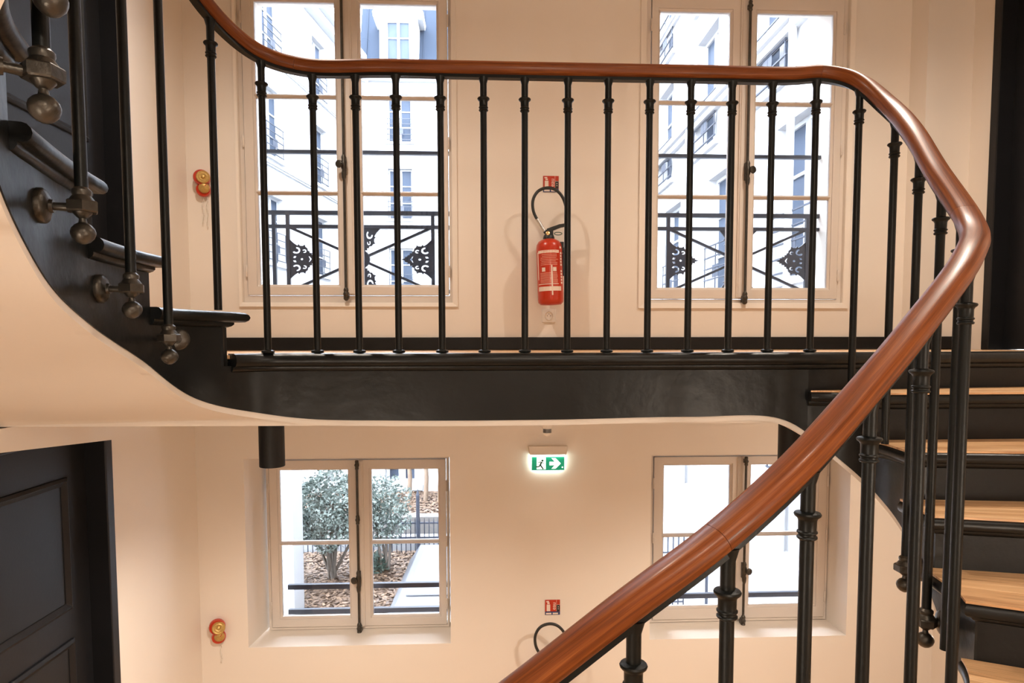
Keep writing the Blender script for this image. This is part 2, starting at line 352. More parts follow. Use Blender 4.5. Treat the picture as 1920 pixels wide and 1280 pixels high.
def sweep_edge(path, prof, closed=False):
    """profile (out, z) swept along a plan polyline with mitred corners; out is to the right of the path direction"""
    n = len(path); vs = []; m = len(prof)
    for i in range(n):
        a = (path[i]-path[i-1]).normalized() if i else (path[1]-path[0]).normalized()
        b = (path[i+1]-path[i]).normalized() if i < n-1 else a
        na, nb = Vector((a.y, -a.x, 0)), Vector((b.y, -b.x, 0)); h = (na+nb)
        h = h/max(.35, h.length_squared/2) if h.length > .2 else na
        vs += [path[i]+h*o+Vector((0, 0, z)) for o, z in prof]
    fs = []
    for i in range(n-1):
        fs += [(i*m+k, i*m+(k+1) % m, (i+1)*m+(k+1) % m, (i+1)*m+k) for k in range(m)]
    fs += [tuple(range(m-1, -1, -1)), tuple((n-1)*m+k for k in range(m))]
    mb = MB(); mb.add(vs, fs); return mb
def nosing_profile(z, p=.032, h=.036):
    r = h/2; pr = [(-.02, z-.001), (p-r*.9, z-.001)]
    pr += [(p-r*.9+r*.9*math.sin(a), z-r+r*math.cos(a)-.001) for a in (math.radians(d) for d in (30, 60, 90, 120, 150))]
    pr += [(p-r*.9, z-h), (.011, z-h), (.011, z-h-.006), (.007, z-h-.012), (.001, z-h-.016), (-.02, z-h-.016)]
    return pr
def string_mesh(sa, sb, th=.045, edge=False):
    pts = []
    ss = sorted({sa, sb, *[sa+(sb-sa)*k/max(2, int((sb-sa)/.02)) for k in range(int((sb-sa)/.02)+1)]})
    top = lambda s, side: None
    def tz(s, side):                                       # top height just uphill (-1) or downhill (+1)
        z = TZ[0]+.14
        for i, r in enumerate(RS):
            if s > r[0]+1e-7 or (abs(s-r[0]) <= 1e-7 and side > 0): z = ZBEL[i]
            elif i == 0: z = TZ[0]
        return z
    rs = [r[0] for r in RS if sa+1e-4 < r[0] < sb-1e-4]
    seq = []
    for s in sorted(ss+rs):
        if any(abs(s-r) < 1e-9 for r in rs): seq += [(s, -1), (s, 1)]
        elif all(abs(s-r) > .004 for r in rs): seq.append((s, 1 if abs(s-sa) < 1e-6 else -1))
    mb = MB(); vs = []; fs = []
    for s, sd in seq:
        f, b = str_p(s), str_p(s, th); zt = tz(s, sd)-.034; zb = zbot(s)
        if edge: f, b = str_p(s, .003), str_p(s, th-.004); zt = zb+.004; zb = zb-.019
        vs += [(f.x, f.y, zb), (f.x, f.y, zt), (b.x, b.y, zt), (b.x, b.y, zb)]
    for i in range(len(seq)-1):
        fs += [(4*i+k, 4*i+(k+1) % 4, 4*i+4+(k+1) % 4, 4*i+4+k) for k in range(4)]
    n = 4*(len(seq)-1); fs += [(3, 2, 1, 0), (n, n+1, n+2, n+3)]
    return mb.add(vs, fs)
def soffit_mesh(sa, sb, n=70, flat=False):
    vs = []; fs = []
    for k in range(n+1):
        s = sa+(sb-sa)*k/n; p = str_p(s, .03); q, _ = hit_walls(p, ang_at(s), .001); z = zbot(s)-.019
        if flat and k == n: z = ZC-.0005; p = Vector((p.x, 2.192, 0)); q = Vector((q.x, 2.192, 0))
        for t in (0, .25, .5, .75, 1):
            r = p.lerp(q, t); vs.append((r.x, r.y, z))
    for k in range(n): fs += [(5*k+j, 5*k+5+j, 5*k+6+j, 5*k+1+j) for j in range(4)]
    # give it thickness
    m = len(vs); vs2 = [(x, y, z+.02) for x, y, z in vs]
    return MB().add(vs+vs2, fs+[tuple(m+i for i in reversed(f)) for f in fs])
def build_tread(i, st):
    """tread between riser i (uphill) and riser i+1 (front, downhill)"""
    sa, sb = RS[i][0], RS[i+1][0]; z = ZBEL[i]
    ni = 6; inner = [str_p(sa+(sb-sa)*k/ni, -.0) for k in range(ni+1)]
    oa, wa = hit_walls(inner[0], RS[i][1]); ob, wbk = hit_walls(inner[-1], RS[i+1][1])
    d = Vector((math.cos(RS[i+1][1]), math.sin(RS[i+1][1]), 0)); nf = Vector((-d.y, d.x, 0))
    if nf.dot(tan_s(sb)) < 0: nf = -nf
    corner = []
    if wa != wbk: corner = [Vector((XR-.03 if 'R' in (wa, wbk) else XL+.03, YN+.03, 0))]
    poly = inner+[ob]+corner[::-1]+[oa]
    cen = sum(inner, Vector())/len(inner)
    slab = obj('tread', MB().prism([(p.x, p.y) for p in poly], z-.034, z-.004), M['blackflat'], st)
    # planks
    npl = 3; A = oa; B = ob
    for k in range(npl):
        t0, t1 = k/npl+.004, (k+1)/npl-.004
        mi = 4; low = [str_p(sa+(sb-sa)*(t0+(t1-t0)*j/mi), -.026 if st is DN_ST else .02) for j in range(mi+1)]
        if k == npl-1: low[-1] = low[-1]+nf*(.025 if st is DN_ST else 0)
        if corner:
            def outer(t): return A.lerp(corner[0], t*2) if t < .5 else corner[0].lerp(B, t*2-1)
        else:
            def outer(t): return A.lerp(B, t)
        up = [outer(t1), outer(t0)]
        if corner and t0 < .5 < t1: up = [outer(t1), corner[0], outer(t0)]
        if k == npl-1: up[0] = up[0]+nf*(.025 if st is DN_ST else 0)
        pts = low+up; L = max(.3, (up[-1]-low[0]).length)
        uvs = [(0 if j <= mi else L, k*.37+i*.11+(t0+(t1-t0)*(j/mi if j <= mi else 1-(j-mi-1)/max(1, len(up)-1)))*.3) for j in range(len(pts))]
        obj('plank', MB().prism([(p.x, p.y) for p in pts], z-.006, z, uvs), M['oak'], slab)
    path = [ob, inner[-1]]+inner[-2::-1]
    path = [p for p in path]
    # 'out' must point downhill / into the well
    a = (path[1]-path[0]).normalized(); nrm = Vector((a.y, -a.x, 0))
    if nrm.dot(nf) < 0: path = path[::-1]
    obj('nosing', sweep_edge(path, nosing_profile(z-(.005 if st is DN_ST else 0), .034, .034)), M['black'], slab, smooth=50)
    return slab
def build_riser(i, st):
    p = str_p(RS[i][0], .005); q, _ = hit_walls(p, RS[i][1]); zt = (TZ[i])-.034; zb = ZBEL[i]-.034
    d = (q-p).normalized(); n = Vector((-d.y, d.x, 0))
    if n.dot(tan_s(RS[i][0])) > 0: n = -n
    obj('riser', MB().prism([(v.x, v.y) for v in (p, q, q+n*.02, p+n*.02)], zb, zt), M['blackflat'], st)
UP_ST = empty('staircase', (-1.3, 1.6, .0), 'black stair flight rising from the landing at the left, cream curved underside', 'staircase')
DN_ST = empty('staircase', (1.9, 1.6, -.3), 'stair flight with oak treads and black risers winding down at the right', 'staircase')
for i in range(NL-1): build_tread(i, UP_ST)
for i in range(NL): build_riser(i, UP_ST)
for i in range(NL, len(RS)-1): build_tread(i, DN_ST)
for i in range(NL, len(RS)): build_riser(i, DN_ST)
s0, sL1, sR1, s9 = RS[0][0], RS[NL-1][0], RS[NL][0], RS[-1][0]
obj('string', string_mesh(s0, sL1), M['black'], UP_ST, smooth=35)
obj('plaster_edge', string_mesh(s0, sL1, edge=True), M['ceil'], UP_ST, smooth=35)
obj('soffit', soffit_mesh(s0, S[24*11]-.02, flat=True), M['ceil'], UP_ST, smooth=50)
obj('string', string_mesh(sR1, s9), M['black'], DN_ST, smooth=35)
obj('plaster_edge', string_mesh(sR1, s9, edge=True), M['ceil'], DN_ST, smooth=35)
obj('soffit', soffit_mesh(sR1, s9), M['ceil'], DN_ST, smooth=50)
# last tread of the left flight meets the landing: tread i=8 lies between riser 8 and 9; landing below riser 9
# ------------------------------------------------------------------ landing
pR = str_p(sR1, .01); qR, _ = hit_walls(pR, RS[NL][1], 0); pL = str_p(sL1, .01); qL, _ = hit_walls(pL, RS[NL-1][1], 0)
edge = [str_p(sL1+(sR1-sL1)*k/40, .01) for k in range(41)]
LD = empty('floor_landing', (.5, 3, ZC), 'upper landing with oak floor and black front edge', 'landing', kind='structure')
poly = [(p.x, p.y) for p in edge]+[(XR, qR.y), (XR, YB), (XL, YB), (XL, qL.y)]
eL = [str_p(S[24*11]+(sR1-S[24*11])*k/40, .01) for k in range(41)]
obj('slab', MB().prism([(p.x, p.y) for p in eL]+[(XR, qR.y), (XR, YB), (XL, YB), (XL, 2.19)], ZC, -.012), M['ceil'], LD)
b0 = 2.42
obj('plank', MB().prism([(p.x, p.y) for p in edge]+[(XR-.001, qR.y), (XR-.001, b0-.002), (XL+.001, b0-.002), (XL+.001, qL.y)], -.012, 0, [(p.x, p.y) for p in edge]+[(XR, qR.y), (XR, b0), (XL, b0), (XL, qL.y)]), M['oak'], LD)
y = b0; k = 0
while y < YB-.001:
    y2 = min(YB, y+.13); xs = [XL+.001, -.6+.7*((k*.37) % 1), 1.0+.7*((k*.61) % 1), XR-.001]
    for a, b in zip(xs, xs[1:]):
        obj('plank', MB().prism([(a+.001, y+.001), (b-.001, y+.001), (b-.001, y2-.001), (a+.001, y2-.001)], -.012, 0, [(a, y), (b, y), (b, y2), (a, y2)]), M['oak'], LD)
    y = y2; k += 1
obj('fascia', string_mesh(sL1, sR1), M['black'], LD, smooth=35)
obj('plaster_edge', string_mesh(sL1, sR1, edge=True), M['ceil'], LD, smooth=35)
nos = [str_p(sL1+.012+(sR1-sL1-.012)*k/60) for k in range(61)]
path = nos+[str_p(sR1)+(qR-pR).normalized()*t for t in (.03, .3, (qR-pR).length)]
path = path[::1]
a = (path[31]-path[30]).normalized()
obj('nosing', sweep_edge(path if a.x > 0 else path[::-1], nosing_profile(0.006, .036, .045)), M['black'], LD, smooth=50)

# ------------------------------------------------------------------ railing
RA = empty('stair_railing', (.2, 1.5, -1.0), 'black iron balustrade with a polished mahogany handrail running round the stairwell', 'railing')
HW, HH = .0285, .0225
def rail_prof():
    pr = []
    for k in range(20):
        a = 2*math.pi*k/20; c, s_ = math.cos(a), math.sin(a)
        x = HW*math.copysign(abs(c)**.75, c); y = HH*math.copysign(abs(s_)**.7, s_)
        if y < 0: y *= .92; x *= .93
        pr.append((x, y))
    return pr
def sweep_rail(sa, sb, prof, dz, step=.012):
    n = int((sb-sa)/step); vs = []; uv = []; m = len(prof); fs = []; per = [0]
    for a, b in zip(prof, prof[1:]): per.append(per[-1]+math.hypot(a[0]-b[0], a[1]-b[1]))
    for i in range(n+1):
        s = sa+(sb-sa)*i/n; h = .02
        t = (rail_p(s+h)-rail_p(s-h)).normalized(); sd = Vector((t.y, -t.x, 0)).normalized(); u = sd.cross(t)
        p = rail_p(s)
        vs += [p+sd*x+u*(y+dz) for x, y in prof]; uv += [(s, per[k]) for k in range(m)]
    for i in range(n): fs += [(i*m+k, (i+1)*m+k, (i+1)*m+(k+1) % m, i*m+(k+1) % m) for k in range(m)]
    fs += [tuple(range(m)), tuple(n*m+k for k in reversed(range(m)))]
    return MB().add(vs, fs, uv)
cuts = [0.02, 1.3, 2.56, 4.30, 5.03, 6.0375, S[-1]-.02]            # lengths of handrail jointed end to end
for a, b in zip(cuts, cuts[1:]):
    obj('handrail', sweep_rail(a, b-.0006, rail_prof(), 0), M['rail'], RA, smooth=60)
obj('rail_strip', sweep_rail(.02, S[-1]-.02, [(-.0115, -.006), (.0115, -.006), (.0115, .006), (-.0115, .006)], -HH-.0015), M['iron'], RA, smooth=40)
# small knot marks are part of the grain; collars of the balusters
BR = .0111
c0 = MB().lathe([(.0, 0), (BR+.0025, 0), (BR+.0045, .002), (BR+.0045, .004), (BR+.0022, .006), (BR+.0022, .0085), (BR+.0045, .0105), (BR+.0045, .0125), (BR+.0025, .0145), (BR+.0028, .03), (BR+.0045, .034), (BR+.0085, .037), (BR+.0095, .040), (BR+.008, .0425), (BR+.002, .044), (BR, .0445)], n=18)
f0 = MB().lathe([(BR+.002, 0), (BR+.0085, .001), (BR+.0105, .0045), (BR+.0085, .0085), (BR+.003, .0105), (BR, .011)], n=18)
bl0 = MB().lathe([(.0065, .052), (.0065, .046), (.0075, .0405), (.014, .0365), (.0195, .030), (.0215, .0235), (.0215, .019), (.0185, .011), (.012, .004), (.004, 0)][::-1], n=18)
hx = MB().lathe([(.006, 0), (.010, .003), (.016, .010), (.017, .012)], n=18)
hx.lathe([(.0265, .012), (.029, .0145), (.029, .031), (.0265, .0335)], n=6)
hx.lathe([(.0225, .0325), (.0205, .037), (.0155, .044), (.0175, .050), (.017, .054), (.0125, .058), (BR, .06)], n=18)
proto = {}
def shared(key, name, mb, loc, parent, mat, rz=0):
    if key not in proto:
        o = obj(name, mb, mat, None, org=(0, 0, 0), smooth=38); proto[key] = o; o.parent = parent; place(o, loc, parent); o.rotation_euler = (0, 0, rz)
        return o
    return inst(proto[key], loc, parent, rz)
def baluster(s, base, kind, adir=None, alen=None):
    p = rail_p(s); q = at_s(s); top = p.z-HH-.004; x, y = q[0], q[1]
    sh = MB().lathe([(BR*1.04, base), (BR, base+.3), (BR*.97, top-.16), (BR, top-.02), (BR*1.5, top)], c=(x, y, 0), n=16)
    b = obj('baluster', sh, M['iron'], RA, org=(x, y, base), smooth=40)
    shared('collar', 'collar', c0, (x, y, top-.108), b, M['iron'])
    if kind == 'foot': shared('foot', 'foot_ring', f0, (x, y, base), b, M['iron'])
    if kind == 'bracket':
        n = out_s(s); d = Vector(adir).normalized() if adir else Vector((n.x, n.y, 0)); rz = math.atan2(d.y, d.x)
        shared('socket', 'socket', hx, (x, y, base-.055), b, M['bronze'], rz)
        shared('ball', 'ball_finial', bl0, (x, y, base-.103), b, M['bronze'])
        ln = alen or q[2]; a = Vector((x, y, base-.034)); mb = MB().tube([a+d*.018, a+d*(ln*.6), a+d*(ln-.01)], [.0085, .0075, .0085], 12)
        mb.lathe([(.012, -.022), (.013, -.016), (.021, -.014), (.030, -.010), (.033, -.006), (.033, .002)], c=a+d*(ln-.002), ax=d, n=20)
        obj('bracket_arm', mb, M['bronze'], b, smooth=40)
    return b
for x in (496, 590, 670, 745, 827, 907, 984, 1064, 1139, 1216, 1292, 1369, 1444, 1525):
    s = px_s(x, 400, S[24*9], S[24*17]); baluster(s, .005, 'foot')
baluster(px_s(404, 400, 2.2, 2.45), .138, 'plain')
for px, py, lo, hi, zb in ((318, 668, 1.95, 2.3, .0014), (248, 580, 1.7, 2.0, .1156), (156, 437, 1.45, 1.8, .2465), (85, 243, 1.2, 1.6, .379), (95, 5, 1.02, 1.4, .5075)):
    if px == 318: baluster(px_s(px, py, lo, hi), zb+.082, 'bracket', (-.30, .95, 0), .155)
    else: baluster(px_s(px, py, lo, hi), zb+.082, 'bracket')
for k, s in enumerate((1.1, .95, .80, .65, .50, .35, .2)): baluster(s, .74+.14*k, 'bracket')
baluster(px_s(1604, 450, 4.35, 4.53), -.14, 'bracket')
baluster(px_s(1668, 560, 4.5, 4.72), -.279, 'plain')
baluster(px_s(1711, 670, 4.6, 4.9), -.579, 'bracket')
baluster(px_s(1750, 790, 4.8, 5.0), -.672, 'bracket')
baluster(px_s(1783, 930, 4.95, 5.1), -.729, 'plain')
for (px, py), zb in zip(((1797, 930), (1717, 990), (1623, 1050), (1510, 1130), (1364, 1120), (1188, 1270)), (-.95, -1.08, -1.15, -1.22, -1.36, -1.45)):
    baluster(px_s(px, py, 5.2, 6.5), zb, 'bracket')
for k, s in enumerate((6.34, 6.49, 6.64, 6.79, 6.94, 7.09)): baluster(s, -1.55-.11*k, 'bracket')

# ------------------------------------------------------------------ windows
def sash(win, so, gl, gz0, gz1, munt, y, side):
    x0, x1, z0, z1 = so; g0, g1 = gl
    mid = (g0-.013, g1+.013, gz0-.013, gz1+.013)
    mb = MB().ring(so, mid, y, y+.045)
    mb.ring(mid, (g0, g1, gz0, gz1), y+.006, y+.04, yi=y+.016)
    sh = obj('sash', mb, M['frame'], win, bevel=.002)
    zs = [gz0]+munt+[gz1]
    for a, b in zip(zs, zs[1:]):
        obj('pane', MB().box(g0-.004, g1+.004, y+.026, y+.030, a-.002, b+.002), M['glass'], sh)
    for mz in munt:
        mm = MB(); pr = [(y+.012, -.006), (y+.005, 0), (y+.012, .006), (y+.022, .0125), (y+.040, .0125), (y+.040, -.0125), (y+.022, -.0125)]
        mm.add([(x, yy, mz+zz) for x in (g0-.006, g1+.006) for yy, zz in pr], [(k, (k+1) % 7, 7+(k+1) % 7, 7+k) for k in range(7)]+[tuple(range(6, -1, -1)), tuple(range(7, 14))])
        obj('muntin', mm, M['frame'], sh)
    hxp = x0-.004 if side < 0 else x1+.004
    for hz in (z0+.11, (z0+z1)/2-.02, z1-.2):
        obj('hinge', MB().lathe([(.003, -.006), (.006, 0), (.006, .028), (.0045, .0285), (.006, .029), (.006, .058), (.003, .064)], c=(hxp, y-.004, hz), n=12), M['frame'], sh, smooth=40)
    return sh
def espagnolette(win, x, y, z0, z1, zk, kside, guides):
    mb = MB().lathe([(.0078, z0+.05), (.0078, z1)], c=(x, y, 0), n=12)
    r = obj('bolt_rod', mb, M['bronze'], win, smooth=40)
    obj('keeper', MB().lathe([(.006, -.012), (.014, -.004), (.015, .004), (.010, .010), (.015, .018), (.017, .03), (.012, .04), (.015, .05), (.011, .06), (.007, .066)], c=(x, y, z0-.01), n=14).box(x-.014, x+.014, y-.002, y+.03, z0-.008, z0+.03), M['bronze'], r, smooth=40)
    body = MB().lathe([(.007, -.085), (.012, -.07), (.014, -.045), (.010, -.03), (.016, -.015), (.017, .015), (.012, .03), (.014, .045), (.008, .06)], c=(x, y-.004, zk), n=14)
    body.box(x-.012, x+.012, y, y+.03, zk-.05, zk+.05)
    bd = obj('latch_body', body, M['bronze'], r, smooth=40)
    c = Vector((x+kside*.020, y-.026, zk+.002))
    kb = MB().lathe([(.006, -.02), (.006, .0), (.018, .004), (.023, .010), (.021, .016), (.010, .020)], c=c+Vector((0, .012, 0)), ax=(kside*.35, -1, 0), n=18)
    obj('knob', kb, M['bronze'], bd, smooth=40)
    for g in guides:
        obj('rod_guide', MB().lathe([(.008, -.03), (.012, -.024), (.010, -.012), (.016, 0), (.010, .012), (.012, .024), (.008, .03)], c=(x, y, g), n=14).box(x-.010, x+.010, y, y+.03, g-.012, g+.012), M['bronze'], r, smooth=40)
    obj('backplate', MB().lathe([(.0, 0), (.011, 0), (.011, .003)], c=(x, y+.033, zk-.11), ax=(0, -1, 0), n=14), M['frame'], r)
def window(name, label, fo, so, gL, gR, gz0, gz1, munt, y, rx, zk, kside, guides, casing=None):
    win = empty(name, ((fo[0]+fo[1])/2, y, fo[2]), label, 'window', kind='structure')
    obj('frame', MB().ring(fo, (so[0]-.004, so[1]+.004, so[2]-.004, so[3]+.004), y+.004, y+.075), M['frame'], win, bevel=.003)
    xm = (gL[1]+gR[0])/2
    sash(win, (so[0], xm-.001, so[2], so[3]), gL, gz0, gz1, munt, y-.004, -1)
    sash(win, (xm+.001, so[1], so[2], so[3]), gR, gz0, gz1, munt, y-.004, 1)
    cv = MB().box(xm-.026, xm+.026, y-.016, y, so[2]+.004, so[3]-.004); cv.box(xm-.018, xm+.018, y-.022, y-.015, so[2]+.004, so[3]-.004)
    obj('cover_strip', cv, M['frame'], win, bevel=.003)
    espagnolette(win, rx, y-.045, so[2]-.015, so[3]-.0, zk, kside, guides)
    if casing:
        obj('casing', MB().ring(casing, (fo[0]-.001, fo[1]+.001, fo[2]-.001, fo[3]+.001), YB-.012, YB+.002, yi=YB-.004), M['wall'], win, bevel=.003)
    return win
window('window_1', 'upper left window of two beige sashes, dark bolt between them', UL, (-1.393, -.211, .33, 2.09), (-1.326, -.866), (-.717, -.274), .392, 2.017, [.93, 1.486], 3.872, -.812, 1.075, -1, [1.60, 2.06], (-1.437, -.157, .258, 2.2))
window('window_2', 'upper right window of two beige sashes, dark bolt between them', UR, (1.0, 2.161, .311, 2.09), (1.052, 1.474), (1.64, 2.104), .379, 2.007, [.926, 1.482], 3.872, 1.573, 1.065, 1, [1.60, 2.02], (.926, 2.222, .250, 2.2))
window('window_3', 'lower left window in a deep white reveal, garden outside', LLb, (-1.366, -.252, -1.775, -.695), (-1.304, -.875), (-.726, -.301), -1.71, -.76, [-1.233], 4.07, -.806, -1.455, -1, [-.72, -1.07])
window('window_4', 'lower right window half hidden behind the sloping handrail', LRb, (1.097, 2.245, -1.775, -.695), (1.165, 1.60), (1.742, 2.178), -1.691, -.753, [-1.217], 4.07, 1.685, -1.44, 1, [-.72])
# white sills of the lower reveals belong to the wall plaster

# ------------------------------------------------------------------ doors
def door(name, label, T, u0, u1, z0, z1, panels, knob=None):
    """T(u, depth, z): depth positive into the wall"""
    d = empty(name, T((u0+u1)/2, .05, z0), label, 'door', kind='structure')
    ar = MB(); w = .055
    def bx(mb, a0, a1, d0, d1, b0, b1):
        vs = [T(u, dd, z) for z in (b0, b1) for dd in (d0, d1) for u in (a0, a1)]
        mb.add(vs, [(0,2,3,1),(4,5,7,6),(0,1,5,4),(2,6,7,3),(0,4,6,2),(1,3,7,5)])
    bx(ar, u0+.001, u0+w, -.018, .16, z0, z1-.001); bx(ar, u1-w, u1-.001, -.018, .16, z0, z1-.001); bx(ar, u0+w, u1-w, -.018, .16, z1-w, z1-.001)
    obj('door_frame', ar, M['door'], d, bevel=.005)
    lf = MB(); bx(lf, u0+w, u1-w, .075, .12, z0+.004, z1-w)
    leaf = obj('door_leaf', lf, M['door'], d)
    for a0, a1, b0, b1 in panels:
        pm = MB(); o = (a0, a1, b0, b1); i = (a0+.035, a1-.035, b0+.035, b1-.035)
        pm.ring(o, (a0+.014, a1-.014, b0+.014, b1-.014), .066, .080, yi=.058, T=T); pm.ring((a0+.014, a1-.014, b0+.014, b1-.014), i, .058, .080, yi=.072, T=T)
        obj('panel_moulding', pm, M['door'], leaf, bevel=.002)
    if knob:
        u, z = knob; a = Vector(T(u, .075, z)); ax = Vector(T(u, -1, z))-Vector(T(u, 0, z))
        k = MB().lathe([(.028, 0), (.028, .004), (.022, .007), (.010, .010), (.009, .035), (.014, .040), (.030, .046), (.034, .052), (.034, .058), (.030, .062), (.026, .060), (.022, .062), (.012, .061), (.008, .066), (.002, .067)], c=a, ax=ax, n=24)
        obj('door_knob', k, M['brass'], leaf, smooth=35)
    return d
door('door_1', 'dark panelled door on the lower floor with a brass knob', TLW, 1.95, 2.98, ZF, -.30, [(2.10, 2.79, -1.105, -.53), (2.10, 2.795, -2.4, -1.235)], (2.26, -1.065))
door('door_2', 'dark door at the upper left behind the rising flight', TLW, 2.15, 3.225, 0, 2.2, [(2.32, 3.04, .2, .8), (2.32, 3.04, .95, 2.0)])
door('door_3', 'dark panelled door at the far right of the upper landing', TRW, 2.5, 3.535, 0, 2.2, [(2.68, 3.33, .2, .75), (2.68, 3.33, .9, 2.0)])

# ------------------------------------------------------------------ lamps
def spotlight(x, y, zc, label, energy, size=2.5, blend=.9, grp='black cylinder ceiling spotlights'):
    L = .222; r = .05; z0 = zc-L
    e = empty('ceiling_spotlight', (x, y, z0), label, 'spotlight', grp)
    b = MB().lathe([(r-.002, zc), (r, zc-.002), (r, z0+.002), (r-.002, z0), (r-.005, z0), (r-.006, z0+.04), (0.001, z0+.045)][::-1], c=(x, y, 0), n=32)
    obj('cylinder_housing', b, M['blackflat'], e, smooth=35)
    obj('bulb', MB().lathe([(.001, 0), (.03, 0), (.034, .006), (.034, .012), (.001, .014)], c=(x, y, z0+.026), n=20), M['bulb'], e, smooth=40)
    ld = bpy.data.lights.new('spot', 'SPOT'); ld.energy = energy; ld.color = LAMP; ld.spot_size = size; ld.spot_blend = blend; ld.shadow_soft_size = .04
    lo = bpy.data.objects.new('lamp_light', ld); COL.objects.link(lo); place(lo, (x, y, z0+.02), e)
spotlight(-.865, 2.62, ZC, 'black cylinder spotlight under the landing, near the lower left window', SPOT_LOW)
spotlight(1.285, 2.62, ZC, 'black cylinder spotlight under the landing, partly behind the handrail', SPOT_LOW)
spotlight(-.95, 2.5, ZT, 'added black cylinder fill spotlight, out of view on the upper ceiling near the left window', FILL_SPOT_UP, 2.75, 1)  # unseen spot, added to light the upper window wall
spotlight(1.8, 2.5, ZT, 'added black cylinder fill spotlight, out of view on the upper ceiling near the right window', FILL_SPOT_UP, 2.75, 1)  # its added twin, also unseen, for the right half of that wall
spotlight(.9, .35, ZT, 'added black cylinder fill spotlight, out of view on the ceiling over the right stairs', FILL_SPOT_STAIR, 2.3)  # unseen spot added as fill over the stairs

def fill_sconce(x, z, label, energy, wall='near', y=0):  # added fill lamp in the form of a brass sconce, always out of view
    w0, nn = (Vector((x, YN, z)), Vector((0, 1, 0))) if wall == 'near' else (Vector((XR, y, z)), Vector((-1, 0, 0)))
    e = empty('added_fill_lamp', w0+nn*.09-Vector((0, 0, .1)), label, 'added fill lamp', 'added brass fill lamps out of the frame')
    obj('wall_plate', MB().lathe([(.05, 0), (.05, .012), (.02, .016), (.012, .02), (.012, .07)], c=w0+nn*.001-Vector((0, 0, .09)), ax=nn, n=24), M['brass'], e, smooth=40)
    obj('globe_holder', MB().lathe([(.012, 0), (.03, .008), (.034, .022)], c=w0+nn*.09-Vector((0, 0, .10)), n=20), M['brass'], e, smooth=40)
    obj('bulb', MB().lathe([(.012, 0), (.02, .012), (.022, .024), (.014, .036), (.002, .04)], c=w0+nn*.09-Vector((0, 0, .082)), n=16), M['bulb'], e, smooth=50)
    ld = bpy.data.lights.new('fill_point', 'POINT'); ld.energy = energy; ld.color = LAMP; ld.shadow_soft_size = .07
    lo = bpy.data.objects.new('fill_light', ld); COL.objects.link(lo); place(lo, w0+nn*.1, e)
fill_sconce(-.9, -.95, 'added brass fill lamp on the near wall below the rising flight', FILL_SCONCE)
fill_sconce(1.6, -.55, 'added brass fill lamp on the near wall beside the right stairs', FILL_SCONCE)
fill_sconce(0, -.95, 'added brass fill lamp on the lower right wall under the stairs', FILL_SCONCE*.6, 'right', 2.75)
fill_sconce(.4, .75, 'added brass fill lamp high on the near wall, above the other near-wall lamps', FILL_SCONCE)

# ------------------------------------------------------------------ exit sign, sensor, signs, sockets
def exit_sign():
    yw = YB; a = at(997, 858, yw-.03); b = at(1058, 881, yw-.03); x0, x1, z0, z1 = a.x, b.x, b.z, a.z+.008
    e = empty('exit_sign', ((x0+x1)/2, yw, z0), 'lit green emergency exit sign with running man and arrow', 'exit sign')
    hz0, hz1 = z1+.012, z1+.062
    mb = MB(); mb.add([(x, y, z) for x, y, z in ((x0-.012, yw, hz0), (x1+.012, yw, hz0), (x1+.012, yw-.05, hz0), (x0-.012, yw-.05, hz0), (x0-.02, yw, hz1), (x1+.02, yw, hz1), (x1+.02, yw-.035, hz1), (x0-.02, yw-.035, hz1))],
                      [(3,2,1,0),(4,5,6,7),(0,1,5,4),(1,2,6,5),(2,3,7,6),(3,0,4,7)])
    obj('housing', mb, M['wall'], e, bevel=.004)
    obj('light_bar', MB().box(x0-.003, x1+.003, yw-.045, yw-.008, z1, z1+.013), glow('exit_tube', (.85, 1, .95), 5.5), e)
    obj('diffuser', MB().box(x0+.004, x1-.004, yw-.024, yw-.012, z0-.002, z1-.002), glow('exit_backlight', (.88, 1, .96), 6), e)
    obj('panel', MB().box(x0, x1, yw-.034, yw-.026, z0, z1), M['green'], e, bevel=.002)
    y = yw-.0345; W = x1-x0; H = z1-z0
    def poly(pts, name, mat, yy=y):
        curve_mesh(shape2d([[(x0+u*W, z0+v*H) for u, v in pts]], .0006), mat, name, e, Matrix(((1,0,0,0),(0,0,-1,yy),(0,1,0,0),(0,0,0,1))))
    poly([(.15, .08), (.43, .08), (.43, .93), (.15, .93)], 'pictogram_door', M['exitw'])
    poly([(.54, .36), (.70, .36), (.60, .12), (.73, .12), (.89, .49), (.73, .88), (.60, .88), (.70, .62), (.54, .62)], 'arrow', M['exitw'])
    yy = y-.0008
    c = MB()
    for p, q, w in (((.30, .62), (.26, .40), .05), ((.26, .40), (.35, .10), .04), ((.27, .42), (.22, .28), .04), ((.22, .28), (.12, .26), .035), ((.31, .60), (.36, .50), .022), ((.28, .62), (.20, .58), .022)):
        c.bar((x0+p[0]*W, yy, z0+p[1]*H), (x0+q[0]*W, yy, z0+q[1]*H), w*W*.95, .0008, up=(0, 1, 0))
    c.lathe([(.0068, 0), (.0068, .0008)], c=(x0+.325*W, yy, z0+.71*H), ax=(0, -1, 0), n=12)
    obj('running_man', c, paint('exit_dark_green', (.0, .10, .05), .5), e)
    obj('test_light', MB().lathe([(.005, 0), (.004, .003), (.001, .004)], c=(x1-.012, y, z0+.018), ax=(0, -1, 0), n=12), M['exitw'], e)
exit_sign()
p = at(1026, 797, 2.5)
e = empty('motion_sensor', (p.x, 2.5, -.33), 'small cream cylindrical motion sensor above the exit sign', 'sensor')
obj('body', MB().lathe([(.021, .078), (.021, .02), (.017, .018)], c=(p.x, 2.5, ZC-.078), n=20), M['ceil'], e, smooth=40)
